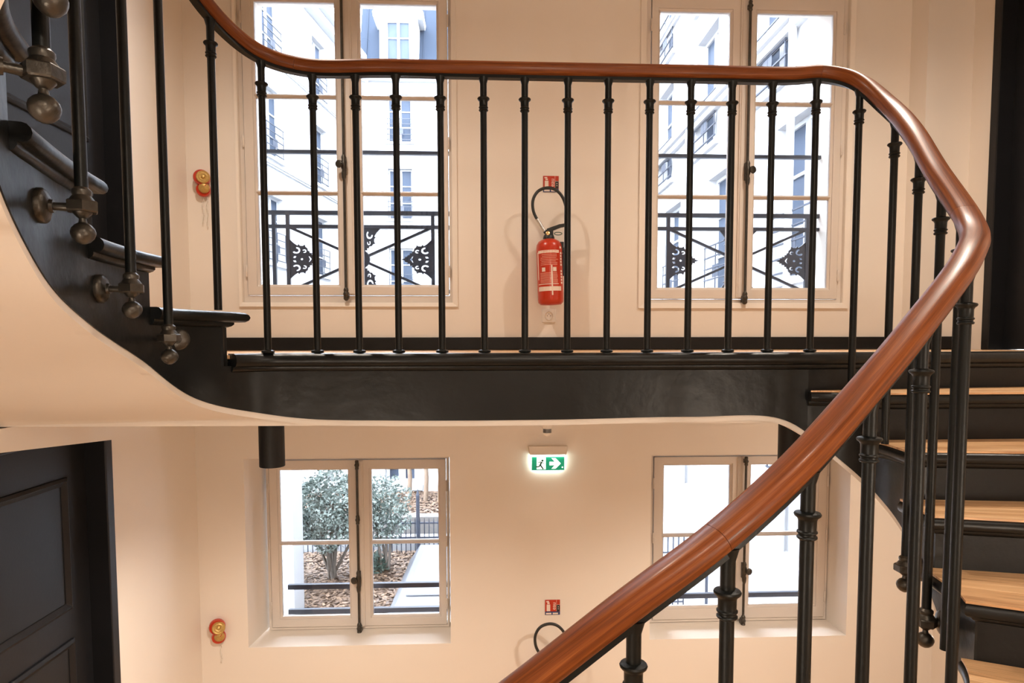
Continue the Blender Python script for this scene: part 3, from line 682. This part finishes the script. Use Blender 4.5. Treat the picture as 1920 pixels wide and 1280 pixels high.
obj('lens_band', MB().lathe([(.0168, .018), (.0168, .002)], c=(p.x, 2.5, ZC-.078), n=20), paint('smoked_lens', (.12, .11, .10), .3), e, smooth=40)
obj('lens_cap', MB().lathe([(.0168, .002), (.014, -.006), (.006, -.011), (.001, -.012)], c=(p.x, 2.5, ZC-.078), n=20), M['ceil'], e, smooth=40)

def fire_sign(px, py, label):
    c = at(px, py, YB-.002); x, z = c.x, c.z; w, h = .092, .094
    s = empty('fire_sign', (x, YB, z-h/2), label, 'sign', 'signs above the extinguishers')
    y0 = YB-.004
    obj('red_plate', MB().box(x-w/2, x+w/2, y0, YB-.0005, z-h*.27, z+h/2), M['redflat'], s)
    obj('blue_plate', MB().box(x-w/2, x+w/2, y0, YB-.0005, z-h/2, z-h*.285), M['blue'], s)
    obj('black_plate', MB().box(x+w*.27, x+w/2-.001, y0-.001, y0, z-h*.26, z+h*.16), M['rubber'], s)
    mb = MB().box(x-w*.40, x-w*.16, y0-.0008, y0, z-h*.25, z+h*.20); mb.box(x-w*.36, x-w*.20, y0-.0008, y0, z+h*.24, z+h*.33); mb.box(x-w*.42, x-w*.24, y0-.0008, y0, z+h*.35, z+h*.43)
    obj('pictogram', mb, M['print'], s)
    MT = Matrix.Translation(Vector((x+w*.09, y0-.0004, z-h*.0+.008))) @ Matrix.Rotation(math.pi/2, 4, 'X') @ Matrix.Rotation(math.pi/2, 4, 'Z')
    txt('eau', .034, M['print'], 'lettering', s, MT, .0004)
    ln = MB().box(x+w*.255, x+w*.27, y0-.0006, y0, z-h*.26, z+h/2); ln.box(x+w*.27, x+w/2, y0-.0006, y0, z+h*.165, z+h*.18)
    for dz in (-.13, .0): ln.box(x+w*.36, x+w*.41, y0-.0018, y0-.0008, z+h*dz, z+h*(dz+.06))
    for k in range(2): ln.box(x-w*.44+k*w*.45, x-w*.08+k*w*.45, y0-.0006, y0, z-h*.46, z-h*.36)
    obj('white_marks', ln, M['print'], s)
fire_sign(1033, 345, 'small red extinguisher sign above the upper extinguisher')
fire_sign(1036, 1138, 'small red extinguisher sign above the lower black hose')

def extinguisher(dz, label, sc_x=0):
    Yc = YB-.115; top = at(1029, 450, Yc); bot = at(1033, 571, Yc)
    base = Vector((bot.x, Yc, bot.z)); ax = (Vector((top.x, Yc, top.z))-base); H = ax.length; ax.normalize(); R = .075
    e = empty('fire_extinguisher', base+Vector((0, 0, dz)), label, 'fire extinguisher', 'wall-hung fire extinguishers')
    D = Vector((sc_x, 0, dz)); sd = Vector((ax.z, 0, -ax.x)); fr = Vector((0, -1, 0))
    def P(a, r, h): return base+D+ax*h+(sd*math.sin(a)+fr*math.cos(a))*r
    body = MB().lathe([(.03, .012), (R*.80, .0), (R*.97, .012), (R, .03), (R, H-.05), (R*.96, H-.028), (R*.82, H-.010), (R*.55, H+.002), (.028, H+.006)], c=base+D, ax=ax, n=36)
    b = obj('cylinder', body, M['red'], e, smooth=40)
    def patch(a0, a1, h0, h1, name, mat, r=R+.0007, n=8):
        mb = MB(); vs = [P(math.radians(a0+(a1-a0)*k/n), r, h) for h in (h0, h1) for k in range(n+1)]
        mb.add(vs, [(k, k+1, n+2+k, n+1+k) for k in range(n)]); return mb
    lab = MB(); 
    def addp(m, *a, **k):
        q = patch(*a, 'x', None, **k); m.add(q.v, q.f)
    addp(lab, -62, 40, H*.80-.008, H*.80+.008); addp(lab, -66, 48, .075, .100); addp(lab, -66, 34, .112, .116); addp(lab, -68, -62, .14, H*.80)
    addp(lab, -42, -26, .185, .208); addp(lab, 8, 24, .185, .208); addp(lab, 0, 6, .05, .22)
    obj('label_print', lab, M['print'], b)
    fine = MB(); rng = random.Random(3)
    for k in range(9): addp(fine, -50+rng.random()*10, 20+rng.random()*18, .222+k*.0095, .2255+k*.0095)
    for k in range(8): addp(fine, -52, 26+rng.random()*6, .122+k*.0075, .1255+k*.0075)
    obj('fine_print', fine, M['pinkp'], b)
    let = MB(); h = .115
    for k in range(11):
        if k == 5: h += .02; continue
        addp(let, 48, 58+rng.random()*3, h, h+.011, n=2); h += .0165
    addp(let, 46, 58, .315, .327, n=3)
    obj('upright_lettering', let, M['print'], b)
    vt = base+D+ax*(H+.004)
    v = obj('valve', MB().lathe([(.032, -.004), (.034, .006), (.030, .022), (.022, .028), (.022, .046), (.012, .05)], c=vt, ax=ax, n=20).box(vt.x-.018, vt.x+.024, vt.y-.016, vt.y+.016, vt.z+.024, vt.z+.052), M['rubber'], e, smooth=40)
    obj('gauge', MB().lathe([(.012, 0), (.012, .006), (.009, .008)], c=vt+Vector((-.008, -.022, .030)), ax=(0, -1, .2), n=16), M['brass'], v, smooth=40)
    lv = MB(); lv.add([(vt.x+x, vt.y+y, vt.z+z) for y in (-.011, .011) for x, z in ((-.012, .046), (.03, .052), (.07, .068), (.10, .074), (.118, .072), (.118, .086), (.09, .090), (.06, .086), (.02, .072), (-.012, .06))],
                      [tuple(range(9, -1, -1)), tuple(range(10, 20))]+[(k, (k+1) % 10, 10+(k+1) % 10, 10+k) for k in range(10)])
    obj('lever', lv, M['rubber'], v, bevel=.002)
    pin = [vt+Vector((.052+.022*math.cos(t), -.02, .030+.008*math.sin(t))) for t in (2*math.pi*k/20 for k in range(21))]
    obj('safety_ring', MB().tube(pin, .0022, 6), paint('dark_green_ring', (.01, .08, .04), .4), v, smooth=60)
    hp = [(1019, 432), (1013, 420), (1005, 408), (1000, 396), (998.5, 382), (1001, 370), (1008, 359.5), (1018, 354), (1030, 352.5), (1042, 356.5), (1052, 366), (1058.5, 379), (1062, 396), (1063, 420), (1062, 445), (1060, 465)]
    pts = [at(u, vv, Yc)+D for u, vv in hp]; pts[0] = vt+Vector((-.02, 0, .035))
    for k in range(len(pts)): pts[k].y = Yc-.005
    sm = []
    for k in range(len(pts)-1):
        p0, p1, p2, p3 = pts[max(k-1, 0)], pts[k], pts[k+1], pts[min(k+2, len(pts)-1)]
        for t in (0, .25, .5, .75): sm.append(.5*((2*p1)+(p2-p0)*t+(2*p0-5*p1+4*p2-p3)*t*t+(3*p1-p0-3*p2+p3)*t**3))
    sm.append(pts[-1]); hose = obj('hose', MB().tube(sm, .0088, 10), M['rubber'], e, smooth=60)
    obj('ferrule', MB().tube([sm[1], sm[7]], .0102, 12), M['steel'], hose, smooth=40)
    a = sm[-1]; nz = MB().tube([a, a+Vector((-.004, 0, -.03)), a+Vector((-.012, 0, -.05)), a+Vector((-.02, 0, -.16))], [.010, .010, .017, .013], 14)
    obj('nozzle', nz, M['rubber'], e, smooth=50)
    hb = base+D+ax*(H-.04); obj('wall_bracket', MB().box(hb.x+.06, hb.x+.085, hb.y-.01, YB-.001, hb.z-.03, hb.z+.03), M['rubber'], e, bevel=.003)
    return e
extinguisher(0, 'red fire extinguisher with coiled hose hanging on the wall between upper windows')
d = at(1036, 1138, YB)-at(1033, 345, YB)
extinguisher(d.z, 'black hose loop and extinguisher on the lower wall, mostly behind the handrail', d.x)
c = at(1029, 592, YB)
e = empty('wall_socket', (c.x, YB, c.z-.04), 'white wall socket below the upper fire extinguisher', 'socket')
obj('plate', MB().box(c.x-.041, c.x+.041, YB-.009, YB-.0005, c.z-.041, c.z+.041), M['white'], e, bevel=.004)
obj('insert', MB().lathe([(.028, 0), (.028, .004), (.024, .005), (.022, .001), (.001, .001)], c=(c.x, YB-.009, c.z), ax=(0, -1, 0), n=24), M['white'], e, smooth=40)
pm = MB()
for dx, dz in ((-.0095, 0), (.0095, 0), (0, .011)): pm.lathe([(.0025, 0), (.0025, .001)], c=(c.x+dx, YB-.0095, c.z+dz), ax=(0, -1, 0), n=8)
obj('pin_holes', pm, M['rubber'], e)

# red and gold wall ornaments by the left corner
def ornament(px, py, label, chain, tilt):
    c = at(px, py, YB-.03); x, z = c.x, c.z
    e = empty('wall_ornament', (x, YB, z-.05), label, 'ornament', 'red and gold wall ornaments')
    hood = MB()
    for k in range(1): hood.lathe([(.018, 0), (.042, .004), (.046, .018), (.045, .036), (.041, .046)], c=(x-.014, YB-.002, z+.028), ax=(.30, -1, .1), n=24)
    hood.lathe([(.022, 0), (.038, .003), (.041, .02), (.036, .034)], c=(x-.006, YB-.002, z-.034), ax=(.25, -1, -.1), n=24)
    obj('red_body', hood, M['red'], e, smooth=40)
    dsc = MB().lathe([(.035, 0), (.037, .004), (.033, .008), (.026, .005), (.020, .007), (.012, .004), (.008, .012), (.002, .014)], c=(x+.010, YB-.046, z+.030), ax=(.35, -1, tilt), n=28)
    obj('gold_disc', dsc, M['gold'], e, smooth=35)
    obj('red_collar', MB().tube([(x-.022+.008*k, YB-.044-.003*math.sin(k), z+.002-.0035*k) for k in range(7)], .009, 10), M['red'], e, smooth=60)
    obj('amber_drum', MB().lathe([(.026, 0), (.030, .006), (.030, .018), (.024, .026), (.010, .030)], c=(x+.006, YB-.022, z-.026), ax=(.2, -1, -.25), n=24), M['gold'], e, smooth=40)
    for j, (dx, n) in enumerate(chain):
        lk = MB()
        for k in range(n):
            cz = z-.062-.0125*k; cx = x+dx+.004*math.sin(k*.9); yy = YB-.010
            pts = [(cx+(.0042*math.cos(t) if k % 2 else 0), yy+(0 if k % 2 else .0042*math.cos(t)), cz+.0085*math.sin(t)) for t in (2*math.pi*q/10 for q in range(11))]
            lk.tube(pts, .0013, 5, cap=False)
        obj('chain', lk, M['white'], e, smooth=60)
ornament(380, 343, 'red and gold ornament with two pale chains on the wall left of the upper window', [(-.010, 14), (.014, 15)], .15)
ornament(409, 1184, 'red and gold ornament with a pale chain on the wall left of the lower window', [(.006, 12)], .35)

# ------------------------------------------------------------------ iron window guards
def scroll(c, r, w, a0, a1, n=12):
    o = [(c[0]+(r+w)*math.cos(a0+(a1-a0)*k/n), c[1]+(r+w)*math.sin(a0+(a1-a0)*k/n)) for k in range(n+1)]
    i = [(c[0]+(r-w)*math.cos(a0+(a1-a0)*k/n), c[1]+(r-w)*math.sin(a0+(a1-a0)*k/n)) for k in range(n, -1, -1)]
    return o+i
def palmette(ext=.005):                                  # pierced cast plate, base on x=0, point towards +x, about .21 long
    half = [(0, .17), (.03, .135), (.055, .115), (.062, .128), (.072, .114), (.092, .113), (.104, .124), (.108, .105), (.122, .092), (.124, .072), (.137, .066), (.136, .052), (.152, .052), (.150, .036), (.168, .036), (.168, .022), (.186, .022), (.186, .010), (.212, 0)]
    out = half+[(x, -y) for x, y in half[-2::-1]]
    loops = [out]
    for sg in (1, -1):
        loops.append([(x, y*sg) for x, y in scroll((.045, .075), .022, .0065, math.radians(-150), math.radians(90))])
        loops.append([(x, y*sg) for x, y in scroll((.100, .068), .011, .0045, math.radians(-120), math.radians(150))])
        loops.append([(x, y*sg) for x, y in ((.022, .010), (.030, .026), (.046, .026), (.040, .010))])
    loops.append([(.083+.009*math.cos(t), .009*math.sin(t)) for t in (2*math.pi*k/10 for k in range(10))])
    loops.append([(.128, .028), (.136, .022), (.150, 0), (.136, -.022), (.128, -.028), (.138, 0)])
    return shape2d([[(x*.92, y*.74) for x, y in lp] for lp in loops], ext)
def guard(x0, x1, xa, xb, extra, label):
    y = 4.16; e = empty('window_guard', ((xa+xb)/2, y, .25), label, 'window guard', 'iron guards outside the upper windows')
    xc = (xa+xb)/2
    zt, zr, zm, zb = 1.245, .868, .782, .374
    for nm, z, h in (('safety_rail', zt, .022), ('top_rail', zr, .026), ('middle_rail', zm, .022), ('bottom_rail', zb, .022)):
        obj(nm, MB().box(x0, x1, y-.014, y+.014, z-h/2, z+h/2), M['guard'], e)
    for x in (xa, xb, *extra): obj('post', MB().box(x-.011, x+.011, y-.011, y+.011, zb, zr), M['guard'], e)
    zc = (zm+zb)/2
    for sx in (-1, 1):
        for sz in (-1, 1):
            xe = xa if sx < 0 else xb
            obj('diagonal', MB().bar((xe, y, zc+sz*(zm-zb)/2), (xc+sx*.04, y, zc+sz*.02), .016, .020, up=(0, 1, 0)), M['guard'], e)
    obj('rosette', MB().lathe([(.06, -.012), (.055, -.02), (.03, -.016), (.022, -.026), (.004, -.03)], c=(xc, y, zc), ax=(0, 1, 0), n=16), M['guard'], e, smooth=40)
    Mx = lambda px, pz, rot: Matrix.Translation(Vector((px, y, pz))) @ Matrix.Rotation(math.pi/2, 4, 'X') @ Matrix.Rotation(rot, 4, 'Z')
    curve_mesh(palmette(), M['guard'], 'palmette', e, Mx(xa+.008, zc, 0)); curve_mesh(palmette(), M['guard'], 'palmette', e, Mx(xb-.008, zc, math.pi))
    curve_mesh(palmette(), M['guard'], 'palmette', e, Mx(xc, zm-.008, -math.pi/2)); curve_mesh(palmette(), M['guard'], 'palmette', e, Mx(xc, zb+.008, math.pi/2))
gx = lambda p: at(p, 480, 4.16).x
guard(gx(503), gx(846), gx(541), gx(812), (gx(515),), 'black wrought iron guard with pierced palmettes outside the upper left window')
guard(gx(1216), gx(1548), gx(1252), gx(1512), (gx(1537),), 'black wrought iron guard with pierced palmettes outside the upper right window')
def lower_bars(x0, x1, zs, label):
    e = empty('window_bars', ((x0+x1)/2, 4.19, zs[-1]), label, 'window guard', 'bars outside the lower windows')
    for z in zs: obj('bar', MB().box(x0, x1, 4.175, 4.205, z-.017, z+.017), M['guard'], e, bevel=.004)
lower_bars(-1.30, -.234, (-1.555, -1.722), 'two black horizontal bars outside the lower left window')
lower_bars(1.08, 2.264, (-1.665,), 'single black horizontal bar outside the lower right window')

# ------------------------------------------------------------------ courtyard
tag(obj('ground', MB().box(-14, 14, 4.3, 30, -2.9, -2.7), M['paving'], kind='structure'), 'pale paving of the courtyard', 'ground')
def building(name, label, org, ud, vd, length, z0, z1, wins, mat, courses=(), depth=3.0, rail=True, cornice=None):
    """facade from org along ud; vd points into the building"""
    ud = Vector((*ud, 0)).normalized(); vd = Vector((*vd, 0)).normalized(); org = Vector((*org, 0))
    T = lambda u, d, z: tuple(org+ud*u+vd*d+Vector((0, 0, z)))
    e = empty(name, T(length/2, .5, z0), label, 'building')
    holed_wall('wall', T, 0, length, z0, z1, .22, [((w[0], w[1], w[2], w[3]),)*2 for w in wins], mat, e, kind=None)
    bk = MB(); 
    def bx(mb, a0, a1, d0, d1, b0, b1):
        mb.add([T(u, dd, z) for z in (b0, b1) for dd in (d0, d1) for u in (a0, a1)], [(0,2,3,1),(4,5,7,6),(0,1,5,4),(2,6,7,3),(0,4,6,2),(1,3,7,5)])
    bx(bk, .0, length, .45, depth, z0, z1); obj('core', bk, mat, e)
    for z, h, pr in courses:
        c = MB(); bx(c, 0, length, -pr, .01, z, z+h*.5); bx(c, 0, length, -pr*.6, .01, z-h*.5, z); obj('string_course', c, mat, e)
    for a0, a1, b0, b1, rl in wins:
        fm = MB(); o = (a0+.002, a1-.002, b0+.002, b1-.002); fm.ring(o, (a0+.06, a1-.06, b0+.06, b1-.06), .15, .21, T=T)
        am = (a0+a1)/2; bx(fm, am-.06, am+.06, .15, .21, b0+.06, b1-.06)
        for k in (1, 2):
            zz = b0+(b1-b0)*k/3; bx(fm, a0+.06, a1-.06, .16, .20, zz-.02, zz+.02)
        wd = obj('window', fm, M['facade'], e)
        g = MB(); bx(g, a0+.05, a1-.05, .185, .195, b0+.05, b1-.05); obj('pane', g, M['pane'], wd)
        sl = MB(); bx(sl, a0-.1, a1+.1, -.07, .02, b0-.09, b0-.002); obj('sill', sl, mat, wd)
        if rl:
            r = MB(); h = .85 if b1-b0 > 1.7 else .5
            for q_ in range(5):
                zz = b0+.08+(h-.08)*q_/4; bx(r, a0-.02, a1+.02, -.06, -.035, zz-.010, zz+.010)
            for u in (a0+.02, (a0+a1)/2, a1-.02): bx(r, u-.008, u+.008, -.055, -.04, b0+.06, b0+h)
            bx(r, (a0+a1)/2-.14, (a0+a1)/2+.14, -.052, -.044, b0+h*.35, b0+h*.6)
            obj('balcony_rail', r, M['guard'], wd)
    return e, T, bx
# rear building, facing us
X0 = -4.75; xs = at(749, 230, 25).x
wn = []
for k, (zt, zb) in enumerate(((9.5, 7.75), (6.75, 4.85), (3.75, 1.9), (.8, -1.2))):
    for c in (xs, xs+3.0, xs+6): wn.append((c-.46-X0, c+.46-X0, zb, zt, True))
e, T, bx = building('rear_building', 'white rear building across the courtyard with blue-grey mansard roof', (X0, 25), (1, 0), (0, 1), 13, -2.7, 10.0, wn, M['facade'], [(10.15, .4, .3), (4.45, .12, .06)])
rf = MB(); rf.add([T(0, .25, 10.3), T(13, .25, 10.3), T(13, 2.0, 15.5), T(0, 2.0, 15.5), T(0, 3, 10.3), T(13, 3, 10.3), T(13, 3, 15.5), T(0, 3, 15.5)], [(0,1,2,3),(4,7,6,5),(3,2,6,7),(0,4,5,1),(0,3,7,4),(1,5,6,2)])
roof = obj('mansard_roof', rf, M['zinc'], e)
for k in range(24):
    u = .25+k*.55; sm = MB(); sm.bar(T(u, .245, 10.32), T(u, 1.99, 15.45), .04, .05, up=(0, -1, .3)); obj('roof_seam', sm, M['zinc'], roof)
for c in (xs-X0, xs-X0+3.0):
    dm = MB(); bx(dm, c-.72, c+.72, .05, 2.2, 10.45, 12.35)
    dr = obj('dormer', dm, M['facade'], e)
    pd = MB(); pd.add([T(c+u, d_, z) for d_ in (-.12, 2.4) for u, z in ((-.92, 12.3), (.92, 12.3), (.95, 12.5), (0, 13.15), (-.95, 12.5))], [(4,3,2,1,0),(5,6,7,8,9)]+[(k, (k+1) % 5, 5+(k+1) % 5, 5+k) for k in range(5)])
    obj('pediment', pd, M['facade'], dr)
    wf = MB(); wf.ring((c-.46, c+.46, 10.6, 12.2), (c-.40, c+.40, 10.66, 12.14), -.02, .06, T=T); bx(wf, c-.05, c+.05, -.02, .06, 10.66, 12.14); bx(wf, c-.4, c+.4, -.01, .06, 11.55, 11.59)
    wfo = obj('dormer_window', wf, M['facade'], dr)
    g = MB(); bx(g, c-.4, c+.4, .035, .048, 10.66, 12.14); obj('pane', g, M['pane'], wfo)
pp = MB().lathe([(.06, -2.7), (.06, 10)], c=(at(690, 300, 24.9).x, 24.88, 0), n=10); obj('downpipe', pp, M['facade'], e, smooth=60)
# left building, slightly angled
ud = Vector((.165, .986)); o = Vector((-7.4, 9.0))
def uy(Y): return (Y-9.0)/.986*1.0139*.9865
wn = []
for zt in (9.8, 7.1, 4.18, 1.3):
    for yc in (12.2, 15.3, 18.4, 21.5, 24.2): wn.append((uy(yc)-.5, uy(yc)+.5, zt-1.85, zt, True))
building('side_building', 'long white building along the left of the courtyard with iron balcony rails', o, ud, (-.986, .165), 16.1, -2.7, 10.6, wn, M['facade'], [(10.6, .5, .4), (5.0, .1, .08), (7.9, .1, .06)])
# right building
wn = []
for zt in (8.25, 5.6, 2.95, .3):
    for yc in ((8.2, 10.9, 13.6, 16.3, 19.0, 21.7) if zt < 4 else (9.0, 11.6, 14.2, 16.8, 19.4, 22)): wn.append((24.6-yc-.55, 24.6-yc+.55, zt-2.05, zt, True))
e, T, bx = building('side_building', 'tall white building along the right of the courtyard with projecting string course', (4.0, 24.6), (0, -1), (1, 0), 20.25, -2.7, 11, wn, M['facade2'], [(4.15, .22, .16), (6.75, .14, .1), (11, .5, .4)])
for u, z in ((12.2, 0), (16.4, 0)):
    obj('downpipe', MB().lathe([(.05, -2.7), (.05, 11)], c=Vector(T(u, -.08, 0)), n=10), M['facade'], e, smooth=60)
# projecting wing of this house seen at the left edge of the upper left window
tag(obj('house_wing', MB().box(-3.4, -2.47, 4.26, 7.2, -.2, 9).box(-3.4, -2.55, 4.26, 7.4, -.24, -.1), M['facade2'], bevel=.01), 'pale wing of the house beside the upper left window', 'building')
tag(obj('garden_pier', MB().box(-3.3, at(549, 1000, 6.15).x, 6.15, 6.5, -2.7, -.3).box(-3.3, at(549, 1000, 6.15).x+.03, 6.12, 6.53, -.4, -.3), M['facade2'], bevel=.01), 'pale pier at the left of the garden', 'pier')
# low outbuilding behind the garden
ox = lambda p: at(p, 890, 11.0).x+5.2
wn = [(ox(548), ox(566), -2.3, -1.6, False), (ox(614), ox(640), -2.3, -1.6, False), (ox(722), ox(782), -2.36, -1.6, False)]
building('outbuilding', 'low white outbuilding behind the fenced garden', (-5.2, 11.0), (1, 0), (0, 1), 6.5, -2.7, -1.2, wn, M['facade'], depth=2)
# garden
tag(obj('mulch_bed', MB().prism([(-2.05, 5.9), (-.6, 6.2), (.1, 6.9), (.1, 8.3), (-3.4, 8.3), (-3.0, 7.3)], -2.7, -2.655), M['soil'], kind='structure'), 'brown planting bed outside the lower left window', 'planting bed')
def chips(name, label, x0, x1, y0, y1, z, n):
    mb = MB(); rg = random.Random(5)
    for _ in range(n):
        c = Vector((rg.uniform(x0, x1), rg.uniform(y0, y1), z+rg.uniform(.0, .025))); a = rg.uniform(0, 6.28); l, w_ = rg.uniform(.015, .04), rg.uniform(.008, .018); t = rg.uniform(-.5, .5)
        d = Vector((math.cos(a), math.sin(a), t*.6)).normalized()*l; s_ = Vector((-math.sin(a), math.cos(a), rg.uniform(-.4, .4))).normalized()*w_
        mb.add([c-d-s_, c+d-s_*.6, c+d*.9+s_, c-d*.8+s_*.7], [(0, 1, 2, 3)])
    tag(obj(name, mb, M['mulch']), label, 'mulch', kind='stuff')
chips('bark_mulch', 'brown bark mulch covering the front planting bed', -2.9, .05, 6.3, 8.25, -2.655, 9000)
tag(obj('terrace_bed', MB().box(-5.2, 1.3, 9.4, 11.0, -2.7, -2.49), M['soil'], kind='structure'), 'raised brown bed behind the fence', 'planting bed')
chips('bark_mulch', 'bark mulch on the raised bed behind the fence', -3.6, 0.2, 9.45, 10.95, -2.49, 6000)
tag(obj('kerb_wall', MB().box(-4.5, .6, 8.36, 8.5, -2.7, -2.5), M['facade'], bevel=.01), 'low white kerb wall under the garden fence', 'wall')
tag(obj('retaining_wall', MB().box(-5.2, 1.3, 9.2, 9.4, -2.7, -2.45), paint('concrete', (.09, .082, .075), .85, .1, 5), bevel=.01), 'grey concrete retaining wall behind the fence', 'wall')
fe = empty('garden_fence', (-1.5, 8.38, -2.52), 'black metal bar fence standing on the white kerb wall', 'fence')
for z in (-2.27, -2.46): obj('fence_rail', MB().box(-3.6, .3, 8.22, 8.24, z-.01, z+.01), M['guard'], fe)
fb = None
for k in range(64):
    x = -3.55+k*.06
    if fb is None: fb = obj('fence_bar', MB().lathe([(.007, 0), (.007, .46), (.001, .50)], c=(x, 8.23, -2.7), n=6), M['guard'], fe, org=(x, 8.23, -2.7))
    else: inst(fb, (x, 8.23, -2.7), fe)
q = at(786, 1000, 8.36); obj('fence_post', MB().lathe([(.026, 0), (.023, .80), (.002, .88)], c=(q.x, 8.22, -2.7), n=8), M['guard'], fe)
def shrub(name, label, c, rad, n, mat, stems, lw=.035, seed=1):
    rg = random.Random(seed); c = Vector(c); e = empty(name, (c.x, c.y, -2.66), label, 'shrub')
    tr = MB(); g = Vector((c.x, c.y, -2.68))
    for k in range(stems):
        t = c+Vector((rg.uniform(-.7, .7)*rad[0], rg.uniform(-.6, .6)*rad[1], rg.uniform(-.3, .6)*rad[2]))
        b = g+Vector((rg.uniform(-.05, .05), rg.uniform(-.05, .05), 0)); m_ = b.lerp(t, .5)+Vector((rg.uniform(-.08, .08), rg.uniform(-.08, .08), .08))
        tr.tube([b, b.lerp(m_, .5), m_, m_.lerp(t, .5), t], [.02, .018, .014, .010, .004], 6)
    obj('stems', tr, M['bark'], e, smooth=60)
    mb = MB()
    for _ in range(n):
        while True:
            v = Vector((rg.uniform(-1, 1), rg.uniform(-1, 1), rg.uniform(-1, 1)))
            if .15 < v.length < 1: break
        v *= 1+.18*math.sin(v.x*9+seed)*math.cos(v.z*8)
        p_ = c+Vector((v.x*rad[0], v.y*rad[1], v.z*rad[2])); d = Vector((rg.gauss(0, 1), rg.gauss(0, 1), rg.gauss(.3, .8))).normalized(); s_ = d.orthogonal().normalized(); s_ = (s_*math.cos(rg.random()*6)+d.cross(s_)*math.sin(rg.random()*6)).normalized()
        l = lw*rg.uniform(.7, 1.3)
        mb.add([p_-d*l*.5, p_+s_*l*.22, p_+d*l*.5, p_-s_*l*.22], [(0, 1, 2, 3)])
    f = obj('foliage', mb, mat, e); f['kind'] = 'stuff'
c = at(622, 952, 7.3); shrub('olive_shrub', 'large grey-green shrub outside the lower left window', c, (.56, .45, .47), 9000, M['leaf'], 8, .048, 2)
c = at(722, 955, 7.6); shrub('olive_shrub', 'paler shrub behind the right pane of the lower left window', c, (.31, .32, .42), 3200, M['leaf'], 4, .045, 4)
c = at(702, 1060, 7.6); shrub('low_plant', 'small dark green plant in the bark mulch', c, (.17, .2, .17), 700, M['leaf2'], 3, .06, 6)
for k, (px, py) in enumerate(((767, 925), (798, 920), (824, 930))):
    b = atz(px, 940, -2.49); 
    tr = MB().tube([b, b+Vector((.02, 0, .4)), b+Vector((-.02, .05, .9)), b+Vector((.03, .05, 1.25))], [.04, .036, .03, .02], 8)
    tr.tube([b+Vector((0, 0, .55)), b+Vector((.12, 0, .8)), b+Vector((.2, .03, 1.1))], [.02, .014, .006], 6)
    tag(obj('young_tree', tr, paint('pale_bark', (.13, .09, .06), .8, .2, 20), smooth=60), ['bare tan tree trunk behind the fence, left of three', 'bare tan tree trunk behind the fence, middle of three', 'bare tan tree trunk behind the fence, right of three'][k], 'tree', 'young trees on the raised bed')
# skylight lantern in the bed
a = atz(742, 1140, -2.66); b = atz(832, 1140, -2.66)
sk = empty('skylight', ((a.x+b.x)/2, 6.9, -2.66), 'grey glazed skylight in the planting bed', 'skylight')
x0, x1, y0, y1 = -1.0, .05, 6.05, 7.9
vs = [(x0, y0, -2.66), (x1, y0, -2.66), (x1, y1, -2.66), (x0+.05, y1, -2.66), (x0+.12, y0+.2, -2.50), (x1, y0+.2, -2.50), (x1, y1-.1, -2.42), (x0+.2, y1-.1, -2.42)]
obj('curb', MB().add(vs, [(3,2,1,0),(4,5,6,7),(0,1,5,4),(1,2,6,5),(2,3,7,6),(3,0,4,7)]), paint('zinc_curb', (.09, .095, .105), .5), sk, bevel=.01)
obj('glazing', MB().add([(x0+.2, y0+.3, -2.488), (x1, y0+.3, -2.488), (x1, y1-.2, -2.415), (x0+.27, y1-.2, -2.415), (x0+.2, y0+.3, -2.478), (x1, y0+.3, -2.478), (x1, y1-.2, -2.405), (x0+.27, y1-.2, -2.405)], [(3,2,1,0),(4,5,6,7),(0,1,5,4),(1,2,6,5),(2,3,7,6),(3,0,4,7)]), paint('bright_glazing', (.12, .127, .14), .2), sk)
# outside the lower right window: wire fence panel and wall lanterns on the right building
fe = empty('courtyard_gate', (1.9, 6.4, -2.7), 'black wire gate against the white wall outside the lower right window', 'gate')
g0, g1 = at(1232, 1050, 6.4), at(1282, 1050, 6.4)
for k in range(6):
    x = g0.x+(g1.x-g0.x)*k/5; obj('bar', MB().box(x-.006, x+.006, 6.393, 6.407, -2.66, -1.90 if k else -1.85), M['guard'], fe)
for z in (-1.93, -2.1, -2.27, -2.44, -2.62): obj('rail', MB().box(g0.x, g1.x, 6.39, 6.41, z-.006, z+.006), M['guard'], fe)
q = at(1325, 1080, 6.3); obj('gate_post', MB().lathe([(.016, -2.7), (.016, -2.2), (.004, -2.17)], c=(q.x, 6.3, 0), n=8), M['guard'], fe)
for k, (px, py, Y) in enumerate(((1277, 962, 11.5), (1362, 1066, 10.6))):
    q = at(px, py, Y); l = empty('wall_lantern', (q.x, Y, q.z-.2), ['small black wall lantern seen through the lower right window, upper one', 'small black wall lantern seen through the lower right window, lower one'][k], 'lantern', 'lanterns outside')
    obj('arm', MB().tube([(4.0, Y, q.z+.05), (q.x+.1, Y, q.z+.08), (q.x, Y, q.z+.03)], .012, 8), M['guard'], l, smooth=60)
    obj('head', MB().lathe([(.02, 0), (.07, -.04), (.06, -.2), (.02, -.23)], c=(q.x, Y, q.z+.03), n=6), M['guard'], l)
